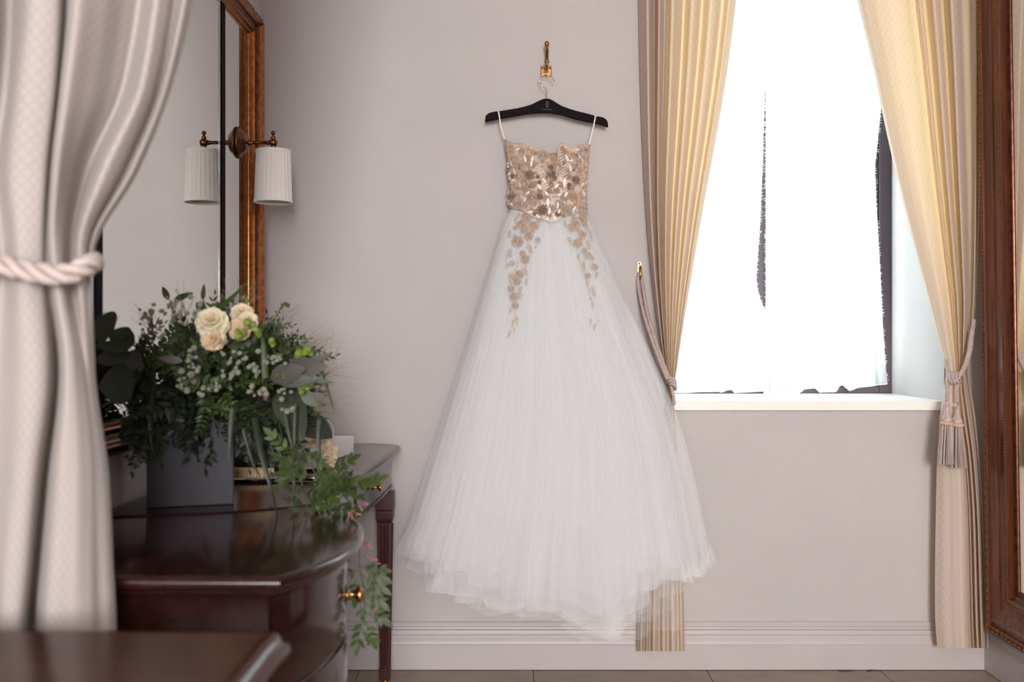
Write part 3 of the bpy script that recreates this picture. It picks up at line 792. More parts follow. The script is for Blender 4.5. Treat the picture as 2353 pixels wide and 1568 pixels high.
# bow fronted cabinet that continues it towards the camera
cf = plan([(-.352, 1.495), (-.318, 1.56), (-.293, 1.65), (-.281, 1.75), (-.283, 1.83), (-.300, 1.93), (-.335, 2.02), (-.385, 2.095), (-.423, 2.135)], 5)
cb = [(x, y - .034) for x, y in bow]
cout = cf + cb + [(-.838, 1.495)]
cn = thing('cabinet', 'bow fronted mahogany drawer cabinet with brass knobs between drape and dressing table', 'cabinet', (-.58, 1.8, 0))
obj('top', moulded(MB(), cout, TOPP), M_wood, cn, smooth=True, sharp=.9)
body = inset(cout, .026)
obj('body', slab(MB(), body, .06, TT - .031), M_wood, cn, smooth=True, sharp=.6)
obj('plinth', slab(MB(), inset(cout, .040), .0005, .06), M_woodleg, cn, smooth=True, sharp=.6)
cfi = inset(cout, .026)[:len(cf)]
nc = [cfi[i] for i in range(1, len(cfi) - 6)]
zz = [(TT - .038, TT - .182), (TT - .190, TT - .41), (TT - .418, .08)]
for (z1, z0) in zz:
    mb = MB(); n = len(nc)
    nr = []
    for i in range(n):
        a, b = Vector(nc[max(i - 1, 0)]), Vector(nc[min(i + 1, n - 1)]); d = (b - a).normalized(); nr.append(Vector((d.y, -d.x)))
    for (o, z) in ((-.002, z0), (.004, z0 + .001), (.005, z0 + .003), (.005, z1 - .003), (.004, z1 - .001), (-.002, z1)):
        mb.v += [Vector((nc[i][0] + nr[i].x * o, nc[i][1] + nr[i].y * o, z)) for i in range(n)]
    for k in range(5):
        for i in range(n - 1): mb.f.append((k * n + i, k * n + i + 1, (k + 1) * n + i + 1, (k + 1) * n + i))
    mb.f += [tuple(k * n for k in reversed(range(6))), tuple(k * n + n - 1 for k in range(6))]
    d = obj('drawer', mb, M_wood, cn, smooth=True, sharp=.6)
    i = n // 2 + 2
    knob((nc[i][0] + nr[i].x * .005, nc[i][1] + nr[i].y * .005, lerp(z0, z1, .48)), (nr[i].x, nr[i].y, 0), 1.35, d)

# top of a second table right below the camera
no = [(-.838, .40), (-.282, .40), (-.276, .50), (-.274, .80), (-.276, 1.16)] + arc((-.301, 1.197), .028, 0, PI / 2, 6) + [(-.838, 1.226)]
nt = thing('side_table', 'red brown mahogany table top nearest the camera with a moulded edge', 'table', (-.55, .8, 0))
obj('top', moulded(MB(), no, [(-.016, TT - .034), (-.006, TT - .033), (.002, TT - .029), (.006, TT - .022), (.005, TT - .016), (-.003, TT - .014), (-.004, TT - .011), (-.007, TT - .003), (-.013, TT), (-.020, TT - .001)]), M_woodred, nt, smooth=True, sharp=.9)
ni = inset(no, .04)
obj('apron', slab(MB(), ni, TT - .14, TT - .033), M_wood, nt, smooth=True, sharp=.6)
for (x, y) in ((-.35, 1.14), (-.80, 1.14), (-.35, .47), (-.80, .47)): taper_leg(x, y, nt)
# ------------------------------------------------------------------ brass hook, hanger, wedding dress
wh = thing('wall_hook', 'old brass double coat hook screwed to the wall above the hanger', 'hook', P(1255, 178, WB))
c = P(1255, 164, WB)
obj('plate', MB().box((c.x - .019, WB - .005, c.z - .020), (c.x + .019, WB - .0002, c.z + .018)), M_brass, wh, bevel=.003)
mb = MB().tube(smoothpath([(c.x, WB - .004, c.z + .008), (c.x + .001, WB - .020, c.z + .012), (c.x + .0015, WB - .030, c.z + .034), (c.x + .001, WB - .046, c.z + .062), (c.x, WB - .064, c.z + .076)], 6), [.0082 - .0022 * math.sin(PI * k / 24) + .0004 * (k > 20) for k in range(25)], 10).ball((c.x, WB - .065, c.z + .077), .0088, 10, 7)
obj('prong', mb, M_brass, wh, smooth=True)
mb = MB().tube(smoothpath([(c.x, WB - .004, c.z - .004), (c.x, WB - .030, c.z - .012), (c.x, WB - .052, c.z - .012), (c.x, WB - .068, c.z + .000), (c.x, WB - .072, c.z + .012)], 5), .0055, 10).ball((c.x, WB - .072, c.z + .014), .0085, 10, 7)
obj('prong', mb, M_brass, wh, smooth=True)
for dx in (-.0125, .0125):
    obj('screw', MB().lathe([(0, .0016), (.003, .0013), (.0034, 0)], (c.x + dx, WB - .005, c.z + .010), (0, -1, 0), 10), M_oldbrass, wh, smooth=True)
HY = 3.40
hg = thing('clothes_hanger', 'black velvet hanger with a wire hook holding the wedding dress', 'hanger', P(1256, 270, HY))
top = [(1114.6, 280.5), (1115.2, 273), (1116.5, 266.5), (1123, 261), (1132, 258.5), (1142.5, 256.6), (1144, 259), (1146, 259.5), (1148, 256.5), (1165, 253.6), (1187, 250), (1205, 246), (1221, 241.2), (1232, 235.6), (1242, 230.8), (1249, 228.2), (1256.6, 227.4),
       (1264, 228.8), (1271, 232.4), (1280, 238.2), (1291, 244.6), (1307, 250.6), (1325, 256), (1346, 261.2), (1364, 265.8), (1366.5, 269.5), (1369, 270), (1371, 268.2), (1380, 269.4), (1388, 272), (1394, 277), (1396.6, 284), (1397, 292.7)]
bot = [(1381, 288), (1364.6, 283.5), (1345, 279.8), (1325, 275.6), (1307, 270), (1291, 265), (1274, 261.8), (1256, 260), (1237, 260.4), (1218, 262), (1202, 264.2), (1187, 267), (1170, 270), (1152, 273.2), (1133, 277)]
ol = [P(x, y, HY) for x, y in top + bot]
n = len(ol)
mb = MB()
for (dy, s_) in ((-.008, .0012), (-.006, 0), (.006, 0), (.008, .0012)):
    cc = sum(ol, Vector()) / n
    for k in range(n):
        a, b = ol[k - 1], ol[(k + 1) % n]; d = (b - a).normalized(); nrm = Vector((d.z, 0, -d.x))
        mb.v.append(ol[k] - nrm * -s_ * 1 + Vector((0, dy, 0)))
for i in range(3):
    for k in range(n): mb.f.append((i * n + k, i * n + (k + 1) % n, (i + 1) * n + (k + 1) % n, (i + 1) * n + k))
mb.f += [tuple(range(n)), tuple(reversed(range(3 * n, 4 * n)))]
obj('body', mb, M_hanger, hg, clean=True)
mb = MB().tube(smoothpath([P(1256.5, 232, HY), P(1255.5, 210, HY), P(1253, 203, HY), P(1245, 196, HY), P(1240, 188, HY - .003), P(1241, 178, HY - .004), P(1247, 171.5, HY - .004), P(1256, 170.5, HY - .004), P(1265, 174, HY - .004), P(1271, 181, HY - .004), P(1273.5, 186, HY - .004)], 6), .0016, 8)
mb.ball(P(1273.5, 186, HY - .004), .0024, 8, 6)
obj('hook', mb, M_steel, hg, smooth=True)
mb = MB(); yy = HY - .0086
lo = []
for k in range(24):
    w = 2 * PI * k / 24
    q = P(1257.4 + 2.3 * math.cos(w), 240 + (4.6 if math.sin(w) > 0 else -4.6) + 2.3 * math.sin(w), yy); lo.append(q)
mb.tube(lo + [lo[0]], .00035, 4)
mb.tube([P(1257.3, 235, yy), P(1257.3, 245, yy)], .0003, 4)
obj('emblem', mb, M_print, hg, label='silver printed oval emblem')
tx = bpy.data.curves.new('lettering', 'FONT'); tx.body = 'NINNIE RIMEIR'; tx.size = .0031; tx.align_x = 'CENTER'; tx.space_character = 1.6; tx.extrude = .00005
tmp = bpy.data.objects.new('lettering_curve', tx); COL.objects.link(tmp)
me = bpy.data.meshes.new_from_object(tmp.evaluated_get(bpy.context.evaluated_depsgraph_get()))
bpy.data.objects.remove(tmp); bpy.data.curves.remove(tx)
me.name = 'lettering'; me.materials.clear(); me.materials.append(M_print)
inst('lettering', me, hg, Matrix.Translation(P(1258, 252.5, yy)) @ Matrix.Rotation(PI / 2, 4, 'X') @ Matrix.Rotation(-.03, 4, 'Z'), 'small silver printed lettering', 'stuff')

# --- dress
M_nude = mat('champagne_satin', (0.50, 0.37, 0.29), 0.45, color2=(0.64, 0.52, 0.43), vscale=42, detail=2)
M_inner = mat('nude_mesh_lining', (0.30, 0.17, 0.11), 0.7, color2=(0.42, 0.27, 0.19), vscale=90)
M_satin = mat('ivory_satin', (0.80, 0.76, 0.71), 0.45)
M_ruche = mat('ruched_ivory_mesh', (0.68, 0.59, 0.50), 0.5)
M_f1 = mat('tan_beadwork', (0.58, 0.43, 0.33), 0.32, metal=0.12, var=0.25, vscale=120)
M_f2 = mat('silver_taupe_beadwork', (0.60, 0.52, 0.47), 0.25, metal=0.2, var=0.25, vscale=120)
M_f3 = mat('bronze_beadwork', (0.34, 0.25, 0.20), 0.28, metal=0.2, var=0.3, vscale=120)
M_f4 = mat('gold_embroidery', (0.60, 0.46, 0.34), 0.5, metal=0.05, var=0.2, vscale=120)
M_bead = mat('crystal_bead', (0.85, 0.80, 0.76), 0.08, metal=0.6)
M_tulle = net('tulle', (0.96, 0.965, 0.975), 0.22, 0.20, 0.15, soft=.72, gather=7)
M_tulle0 = net('inner_tulle', (0.96, 0.965, 0.975), 0.42, 0.15, 0.2, soft=.72, gather=7)
M_tulle2 = net('outer_tulle', (0.95, 0.96, 0.97), 0.13, 0.18, 0.12, soft=.75, gather=10)
M_lining = mat('white_skirt_lining', (0.92, 0.93, 0.94), 0.6, bump=0.0)
dress = thing('wedding_dress', 'white strapless tulle wedding dress with gold beaded bodice hanging on the wall', 'dress', P(1262, 1400, 3.36))
yb = 3.40
topf = [(1157, 318), (1163, 322), (1172, 327), (1182, 329), (1200, 330), (1214, 335), (1228, 341), (1240, 341), (1248, 340), (1254, 346), (1259, 355), (1264, 378), (1270, 420), (1276, 395), (1281, 362), (1283, 345), (1286, 333), (1292, 329), (1300, 333), (1310, 340), (1318, 341), (1328, 333), (1340, 331), (1357, 334)]
botf = [(1168, 478), (1180, 480), (1196, 483), (1208, 489), (1220, 497), (1236, 502), (1250, 506), (1262, 510), (1276, 509), (1288, 503), (1300, 496), (1315, 493), (1330, 486), (1350, 478)]
lf = [(318, 1157), (340, 1161), (380, 1168), (430, 1171), (478, 1170), (510, 1168)]
rf = [(318, 1357), (345, 1356), (390, 1352), (440, 1349), (478, 1349), (510, 1352)]
def bod(px, py):
    l, r = interp(lf, py), interp(rf, py)
    q = max(-1, min(1, (px - (l + r) / 2) / ((r - l) / 2)))
    y = yb - .062 * math.sqrt(max(0, 1 - q * q))
    for (bx, by) in ((1215, 385), (1310, 380)):
        y -= .016 * math.exp(-((px - bx) / 30) ** 2 - ((py - by) / 38) ** 2)
    y += .014 * math.exp(-((px - 1270) / 16) ** 2) * max(0, min(1, (440 - py) / 80))
    y += .003 * noise.noise(Vector((px * .05, py * .03, 1)))
    return y
mb = MB()
NU, NV = 72, 30
def bf(u, v):
    # u across in picture width at that height
    pxm = lerp(1157, 1357, u)
    t, b = interp(topf, pxm), interp(botf, lerp(1168, 1350, u))
    py = lerp(t, b, v)
    px = lerp(interp(lf, py), interp(rf, py), u)
    return P(px, py, bod(px, py))
mb.grid(bf, NU, NV)
bd = obj('bodice', mb, M_nude, dress, smooth=True)
mb = MB()
mb.grid(lambda u, v: (lambda px, py: P(px, py, yb + .030 * math.sqrt(max(0, 1 - (2 * u - 1) ** 2)) + .002))(lerp(interp(lf, lerp(352, 490, v)), interp(rf, lerp(352, 490, v)), u), lerp(interp([(0, 322), (.2, 352), (.8, 352), (1, 336)], u), 490, v)), 30, 8)
obj('bodice_back', mb, M_inner, dress, smooth=True)
mb = MB()
mb.grid(lambda u, v: (lambda py: P(lerp(lerp(1256, 1266, v), lerp(1287, 1274, v), u), py + (4 * (1 - u)) * (1 - v), bod(1270, 420) + .012 * (1 - v) + .004))(lerp(353, 428, v)), 8, 10)
obj('plunge_panel', mb, M_inner, dress, smooth=True, label='brown sheer panel in the plunging neckline')
mb = MB()                                              # piped scalloped neckline
for seg_ in (topf[:12], topf[13:]):
    mb.tube([P(x, y, bod(x, y) - .001) for x, y in seg_], .0016, 6)
obj('neckline_piping', mb, M_f4, bd, smooth=True)
# ruched cups
for (x0, y0, x1, y1, w) in ((1236, 384, 1256, 432, 11), (1287, 350, 1300, 408, 9)):
    mb = MB()
    for k in range(10):
        t = k / 9
        cx_, cy_ = lerp(x0, x1, t), lerp(y0, y1, t)
        mb.tube([P(cx_ + w * s - 0, cy_ - w * .55 * s, bod(cx_ + w * s, cy_ - w * .55 * s) - .0015 + .0015 * s * s) for s in (-1, -.5, 0, .5, 1)], [.0012, .0026, .003, .0026, .0012], 6)
    obj('ruched_cup', mb, M_ruche, bd, smooth=True)
# straps looped over the hanger
for (a, b, c_) in (((1146, 258), (1151, 285), (1160, 322)), ((1368, 268), (1362, 293), (1353, 333))):
    mb = MB()
    pth = smoothpath([P(a[0], a[1] + 14, HY + .011), P(a[0], a[1] + 1.5, HY + .010), P(a[0], a[1] - .6, HY), P(a[0], a[1] + 1, HY - .0105), P(a[0] + (b[0] - a[0]) * .4, a[1] + 14, HY - .012), P(b[0], b[1] + 6, HY - .010), P(c_[0], c_[1], bod(c_[0], c_[1]) + .002)], 5)
    base = len(mb.v)
    for p in pth:
        for (dx, dy) in ((-.0022, 0), (0, -.0006), (.0022, 0), (0, .0006)): mb.v.append(p + Vector((dx, dy, 0)))
    for i in range(len(pth) - 1):
        for k in range(4): mb.f.append((4 * i + k, 4 * i + (k + 1) % 4, 4 * i + 4 + (k + 1) % 4, 4 * i + 4 + k))
    obj('strap', mb, M_satin, dress)
# beaded flowers and leaves: rosettes of narrow raised petals
def rosette(n1, n2, m):
    mb = MB()
    for (n, r0, r1, w, h, ph) in ((n1, .25, 1.0, .10, .10, 0), (n2, .08, .62, .11, .22, .3)):
        for k in range(n):
            a = 2 * PI * (k + ph) / n; rr = r1 * (1 - .12 * ((k * 7) % 3) / 2)
            d, t = Vector((math.cos(a), math.sin(a), 0)), Vector((-math.sin(a), math.cos(a), 0))
            p0, p1, pm = d * r0, d * rr, d * lerp(r0, rr, .55)
            mb.add([p0 + Vector((0, 0, h)), pm + t * w, p1, pm - t * w, pm + Vector((0, 0, h + .14))], [(0, 4, 1), (1, 4, 2), (2, 4, 3), (3, 4, 0)])
    mb.ball((0, 0, .2), .15, 6, 4)
    return mb.mesh('beaded_flower', m)
def sprig_leaf(m):
    mb = MB()
    for k in range(7):
        x = -1 + k * .30
        for s in (-1, 1):
            d = Vector((.55, s * .8, 0)).normalized(); t = Vector((-d.y, d.x, 0)); L_ = .62 * (1 - .08 * k)
            p0 = Vector((x, 0, .05)); p1 = p0 + d * L_; pm = p0.lerp(p1, .55)
            mb.add([p0, pm + t * .12, p1, pm - t * .12, pm + Vector((0, 0, .14))], [(0, 4, 1), (1, 4, 2), (2, 4, 3), (3, 4, 0)])
    mb.tube([(-1, 0, .05), (1.1, 0, .05)], [.06, .04], 5)
    return mb.mesh('beaded_leaf', m)
MF = [rosette(18, 10, m) for m in (M_f1, M_f2, M_f3)] + [rosette(9, 6, M_f1)]
MLf = [sprig_leaf(M_f1), sprig_leaf(M_f4)]
def place(px, py, rad, me, name, parent, yfn, lift=.002, rot=None, flat=None):
    e = 2.0
    p = P(px, py, yfn(px, py))
    du = P(px + e, py, yfn(px + e, py)) - p; dv = P(px, py - e, yfn(px, py - e)) - p
    nn = dv.cross(du).normalized()
    if nn.y > 0: nn = -nn
    if abs(nn.y) < .35: nn = Vector((nn.x, -.5, nn.z)).normalized()
    z = nn; x = (du - z * du.dot(z)).normalized(); y = z.cross(x)
    a = R.random() * 2 * PI if rot is None else rot
    M = Matrix(((x.x, y.x, z.x, 0), (x.y, y.y, z.y, 0), (x.z, y.z, z.z, 0), (0, 0, 0, 1)))
    r = rad / F * p.y
    M = Matrix.Translation(p + z * lift) @ M @ Matrix.Rotation(a, 4, 'Z') @ Matrix.Diagonal((r, r, r * .7, 1))
    return inst(name, me, parent, M)
flo = [(1247, 357, 15, 1), (1199, 347, 9, 0), (1213, 362, 8, 0), (1217, 402, 13, 2), (1225, 350, 8, 1), (1170, 349, 8, 0), (1168, 388, 9, 2), (1172, 405, 9, 1), (1181, 404, 8, 2), (1196, 380, 9, 0), (1180, 362, 8, 0),
       (1296, 348, 9, 0), (1317, 356, 8, 0), (1337, 346, 15, 1), (1329, 372, 10, 0), (1323, 414, 12, 2), (1346, 385, 8, 0), (1265, 400, 11, 2), (1264, 385, 8, 2), (1266, 425, 9, 0), (1178, 425, 10, 0), (1186, 432, 8, 0), (1207, 433, 9, 0), (1225, 425, 9, 0),
       (1178, 452, 11, 2), (1200, 470, 15, 1), (1223, 455, 15, 0), (1240, 452, 10, 2), (1225, 465, 11, 1), (1246, 483, 15, 2), (1256, 455, 9, 1), (1271, 479, 9, 1), (1279, 438, 9, 0), (1300, 482, 15, 1), (1316, 452, 14, 0), (1340, 455, 13, 1), (1342, 430, 9, 0), (1312, 432, 9, 0),
       (1294, 455, 9, 1), (1290, 425, 8, 0), (1340, 410, 8, 1), (1186, 470, 8, 0), (1262, 440, 8, 0), (1230, 487, 8, 0), (1312, 478, 9, 1), (1335, 478, 10, 0), (1283, 466, 8, 1), (1305, 405, 9, 0), (1206, 415, 7, 0), (1240, 440, 8, 0), (1190, 448, 8, 1), (1282, 492, 8, 2), (1262, 495, 8, 1), (1246, 370, 7, 0), (1303, 366, 8, 0), (1205, 395, 7, 0), (1176, 336, 7, 0), (1345, 365, 8, 0), (1218, 380, 7, 1), (1312, 390, 7, 1), (1330, 395, 7, 0), (1170, 466, 7, 0), (1212, 446, 8, 0), (1348, 470, 7, 0)]
for (x, y, r, k) in flo:
    place(x, y, r * 1.12, MF[k], 'beaded_flower', bd, bod)
for k in range(150):
    x, y = R.uniform(1164, 1350), R.uniform(338, 500)
    if y < interp(topf, x) + 6 or y > interp(botf, x) - 3: continue
    place(x, y, R.uniform(4, 7.5), MF[R.choice((0, 0, 1, 1, 2, 3, 3))], 'beaded_flower', bd, bod, .0025)
for k in range(170):
    x, y = R.uniform(1166, 1348), R.uniform(345, 490)
    if y < interp(topf, x) + 10 or y > interp(botf, x) - 6: continue
    place(x, y, R.uniform(5, 8), R.choice(MLf), 'beaded_leaf', bd, bod, .0015)
def scrap(m):
    mb = MB()
    for i in range(7):
        t = i / 6; w = .42 * math.sin(PI * (t * .86 + .07)) ** .7
        mb.v += [Vector((-1 + 2 * t, -w, 0)), Vector((-1 + 2 * t, 0, .16)), Vector((-1 + 2 * t, w, 0))]
    for i in range(6):
        for k in range(2): mb.f.append((3 * i + k, 3 * i + 3 + k, 3 * i + 4 + k, 3 * i + 1 + k))
    return mb.mesh('satin_petal', m, True)
MS = scrap(M_satin)
for (x, y, r, a) in ((1191, 344, 7, .5), (1207, 366, 10, 1.9), (1223, 366, 8, 1.4), (1221, 377, 8, 1.5), (1303, 365, 10, 1.9), (1310, 387, 9, 1.8), (1326, 345, 7, .4), (1181, 414, 8, .2), (1176, 377, 7, 2.1), (1183, 395, 8, 2.0), (1297, 420, 13, 1.5), (1279, 428, 9, .8), (1340, 443, 9, 2.2), (1337, 425, 8, .8), (1345, 420, 7, .6),
                     (1259, 465, 11, 1.6), (1262, 486, 9, 1.4), (1281, 472, 9, 1.5), (1284, 487, 7, 1.2), (1177, 470, 8, 2.7), (1213, 444, 8, .6), (1240, 430, 9, 2.3), (1256, 445, 8, 2.3), (1219, 488, 9, .2), (1236, 497, 7, 2.5), (1318, 481, 9, 1.0), (1300, 447, 8, .9), (1285, 448, 6, .4), (1206, 460, 6, 1.0), (1258, 503, 6, 1.2), (1275, 502, 6, 2.0), (1250, 415, 8, 2.2), (1170, 440, 7, .9), (1196, 425, 6, 1.6), (1330, 360, 7, 2.5), (1312, 370, 7, .4)):
    place(x, y, r * .85, MS, 'satin_petal', bd, bod, .0035, rot=a)
mb = MB()
for k in range(330):
    x, y = R.uniform(1160, 1352), R.uniform(330, 506)
    if y < interp(topf, x) + 3 or y > interp(botf, x) - 1: continue
    mb.octa(P(x, y, bod(x, y) - R.uniform(.002, .005)), R.uniform(.0008, .0017))
for k in range(13):
    x = 1254 + k * 2.6; mb.octa(P(x, 506 + 5 * math.sin(PI * k / 12), bod(x, 505) - .002), .0022)
obj('crystals', mb, M_bead, bd, kind='stuff')

# --- skirt: an inner lining and layers of tulle
SL = [(478, 1171), (500, 1160), (590, 1131), (720, 1091), (880, 1041), (1040, 990), (1180, 945), (1260, 917), (1460, 880)]
SR = [(478, 1350), (500, 1354), (580, 1389), (700, 1441), (830, 1501), (960, 1556), (1100, 1597), (1210, 1622), (1290, 1638), (1460, 1655)]
YC = [(478, 3.395), (600, 3.375), (900, 3.335), (1250, 3.30), (1450, 3.30)]
DP = [(478, .034), (510, .048), (540, .068), (700, .105), (1000, .135), (1300, .150), (1450, .150)]
hem0 = [(900, 1250), (918, 1256), (950, 1262), (975, 1285), (985, 1330), (1030, 1350), (1090, 1366), (1140, 1384), (1200, 1392), (1240, 1380), (1300, 1400), (1330, 1432), (1380, 1442), (1420, 1436), (1470, 1398), (1500, 1372), (1530, 1350), (1560, 1324), (1600, 1312), (1638, 1290), (1660, 1280)]
hem1 = [(900, 1240), (960, 1262), (1000, 1325), (1040, 1345), (1100, 1366), (1170, 1388), (1230, 1372), (1290, 1392), (1350, 1432), (1405, 1440), (1440, 1400), (1480, 1345), (1520, 1322), (1560, 1322), (1600, 1310), (1660, 1280)]
hem2 = [(900, 1200), (1010, 1300), (1100, 1345), (1180, 1372), (1250, 1366), (1320, 1385), (1380, 1420), (1430, 1360), (1480, 1315), (1560, 1305), (1660, 1262)]
hemt = [(900, 1250), (985, 1325), (1100, 1372), (1250, 1390), (1330, 1436), (1405, 1446), (1460, 1432), (1490, 1430), (1535, 1424), (1545, 1345), (1570, 1320), (1640, 1288), (1660, 1280)]
def layer(name, m, kx, kd, hem, seed, amp, nf, label=None, cut=1.0, rows_=34, ruffle=5):
    rr = random.Random(seed)
    fs = [(rr.randint(max(5, int(nf * .5)), int(nf * 1.6)), rr.random() * 2 * PI, rr.uniform(.5, 1)) for _ in range(6)]
    NT = 260
    mb = MB(); mb.uv = []
    for j in range(rows_ + 1):
        v = j / rows_
        for i in range(NT):
            th = 2 * PI * i / NT
            fo = sum(a * math.sin(n_ * th + p) for n_, p, a in fs) / 2.2
            fo2 = math.sin(int(nf * 2.3) * th + seed); fo *= .45 + .55 * abs(math.sin(th))
            # picture column this strand ends in, then its own hem height
            he = 1360
            for _ in range(3):
                l, r = interp(SL, he), interp(SR, he)
                px = (l + r) / 2 + (r - l) / 2 * kx * math.cos(th)
                he = interp(hem, px)
            he = lerp(478, he, cut) + ruffle * fo2 * .6 + ruffle * noise.noise(Vector((math.cos(th) * 6, math.sin(th) * 6, seed)))
            if math.sin(th) < 0: he -= 14
            py = 480 + (he - 480) * v ** .92
            l, r = smooth_interp(SL, py), smooth_interp(SR, py)
            yc, dp = interp(YC, py), interp(DP, py) * kd
            amp_ = amp * min(1, .10 + 1.05 * v)
            k_ = 1 + amp_ * fo + (.03 * amp_ / .1) * fo2 * v ** 5
            if v > .93: k_ += .05 * (v - .93) / .07 * fo2
            kxx = kx * (1 if v > .08 else lerp(.985, 1, v / .08))
            px = (l + r) / 2 + (r - l) / 2 * kxx * math.cos(th) * (1 + (k_ - 1) * (.25 + .75 * abs(math.sin(th))))
            # sideways sway of the pleats
            px += amp_ * 40 * math.sin(int(nf * .7) * th + seed * 2) * v * abs(math.sin(th))
            y = yc - dp * math.sin(th) * k_
            q = P(px, py, yc)
            t_ = max(0, min(1, (q.x - .33) / .10))          # the back rests on the wall, and on the drape at the right
            y = min(y, lerp(WB - .027, 3.315, t_ * t_ * (3 - 2 * t_)) + .004 * fo2)
            mb.v.append(Vector((q.x, y, q.z)))
            mb.uv.append((th, v))
    for j in range(rows_):
        for i in range(NT):
            i2 = (i + 1) % NT
            mb.f.append((j * NT + i, (j + 1) * NT + i, (j + 1) * NT + i2, j * NT + i2))
    return obj(name, mb, m, dress, smooth=True, label=label)
layer('skirt_lining', M_lining, .52, .40, hem2, 3, .07, 9, 'opaque white inner skirt', .80, ruffle=6)
layer('tulle_layer', M_tulle0, .64, .50, hem2, 4, .08, 10, cut=.90)
layer('tulle_layer', M_tulle0, .72, .58, hem2, 5, .08, 12, cut=.95)
layer('tulle_layer', M_tulle0, .79, .66, hem2, 7, .08, 9, cut=.985)
layer('tulle_layer', M_tulle, .85, .74, hem1, 8, .08, 12)
layer('tulle_layer', M_tulle, .90, .82, hem1, 13, .08, 10, cut=.995)
layer('tulle_layer', M_tulle, .945, .92, hem1, 21, .075, 13)
layer('tulle_layer', M_tulle2, .975, 1.0, hem0, 34, .07, 11)
layer('tulle_layer', M_tulle2, 1.0, 1.08, hemt, 55, .06, 9)
# gold lace falling from the waist over the skirt
def skf(px, py):
    l, r = smooth_interp(SL, py), smooth_interp(SR, py)
    q = max(-.97, min(.97, (px - (l + r) / 2) / ((r - l) / 2)))
    return interp(YC, py) - interp(DP, py) * .97 * math.sqrt(1 - q * q) - .004
def cz(cx_, cy_): return 1140 + .204 * cx_, 480 + .204 * cy_
lace = [(235, 95, 45, 9), (290, 180, 62, 0), (430, 190, 55, 0), (370, 310, 50, 0), (245, 370, 66, 0), (470, 350, 40, 3), (330, 570, 52, 0), (300, 500, 36, 0), (180, 615, 40, 3), (265, 735, 50, 0), (185, 765, 50, 3), (240, 820, 42, 0), (168, 900, 40, 0), (200, 990, 48, 0), (240, 990, 34, 3), (218, 1090, 40, 0), (445, 430, 18, 3), (360, 120, 40, 0), (220, 210, 34, 3), (480, 130, 36, 3), (320, 90, 38, 0), (400, 60, 36, 3), (410, 250, 36, 3), (300, 255, 34, 3), (340, 230, 34, 0), (215, 320, 34, 3),
        (150, 280, 40, 8), (160, 500, 46, 8), (130, 520, 30, 9), (335, 710, 44, 8), (385, 450, 50, 8), (270, 920, 46, 8), (345, 820, 34, 9), (125, 640, 26, 9), (165, 830, 30, 8), (290, 990, 26, 9), (160, 1150, 26, 9), (190, 1290, 36, 9), (235, 1250, 36, 9), (150, 1410, 34, 9), (205, 1360, 22, 9),
        (780, 165, 38, 8), (890, 175, 58, 0), (980, 110, 55, 0), (850, 240, 40, 3), (970, 290, 50, 0), (920, 390, 52, 0), (930, 240, 36, 3), (1000, 180, 40, 3), (1000, 60, 40, 3), (960, 40, 34, 0), (1000, 470, 36, 0), (1040, 530, 46, 1), (1085, 560, 28, 3), (1105, 655, 42, 0), (1035, 755, 36, 0), (955, 330, 36, 3), (880, 100, 40, 3), (820, 200, 30, 3),
        (840, 365, 46, 8), (1055, 255, 54, 8), (1040, 400, 50, 8), (1075, 330, 30, 8), (985, 640, 40, 8), (1130, 750, 40, 8), (1100, 930, 48, 8), (1070, 1010, 26, 9), (1090, 1080, 28, 9), (1065, 1270, 30, 9), (1110, 1330, 34, 9), (1150, 1265, 16, 9), (930, 540, 34, 8), (1030, 830, 30, 8)]
li = bpy.data.objects.new('lace_applique', None); finish(li, dress, 'gold beaded floral lace trailing down the skirt')
WL[li.name] = Vector((0, 0, 0))
for (a, b, r, k) in lace:
    x, y = cz(a, b); rad = r * .204
    if k >= 8: place(x, y, rad * 1.15, MLf[k - 8], 'beaded_leaf', li, skf, 0, rot=-PI / 2 + R.uniform(-.5, .5))
    else: place(x, y, rad * 1.3, MF[k], 'beaded_flower', li, skf, .001)
mb = MB()
for path in ([(320, 30), (370, 130), (350, 330), (380, 520), (330, 660)], [(250, 560), (230, 660), (200, 700)], [(230, 700), (200, 880), (200, 1120), (240, 1320)], [(1000, 40), (930, 200), (990, 420), (1000, 560), (1010, 720)], [(910, 480), (960, 640), (1020, 800), (1060, 960)], [(1000, 480), (1090, 600), (1130, 720)]):
    mb.tube(smoothpath([P(*cz(a, b), skf(*cz(a, b)) - .0005) for a, b in path], 5), .0011, 5)
obj('lace_stems', mb, M_f4, li)
mb = MB()
for (a, b, r, k) in lace:
    if b > 1000: continue
    for _ in range(4 if k < 8 else 2):
        w, q = R.random() * 2 * PI, R.random() * r * .8
        x, y = cz(a + q * math.cos(w), b + q * math.sin(w))
        mb.octa(P(x, y, skf(x, y) - .005), R.uniform(.0009, .0019))
obj('crystals', mb, M_bead, li, kind='stuff')
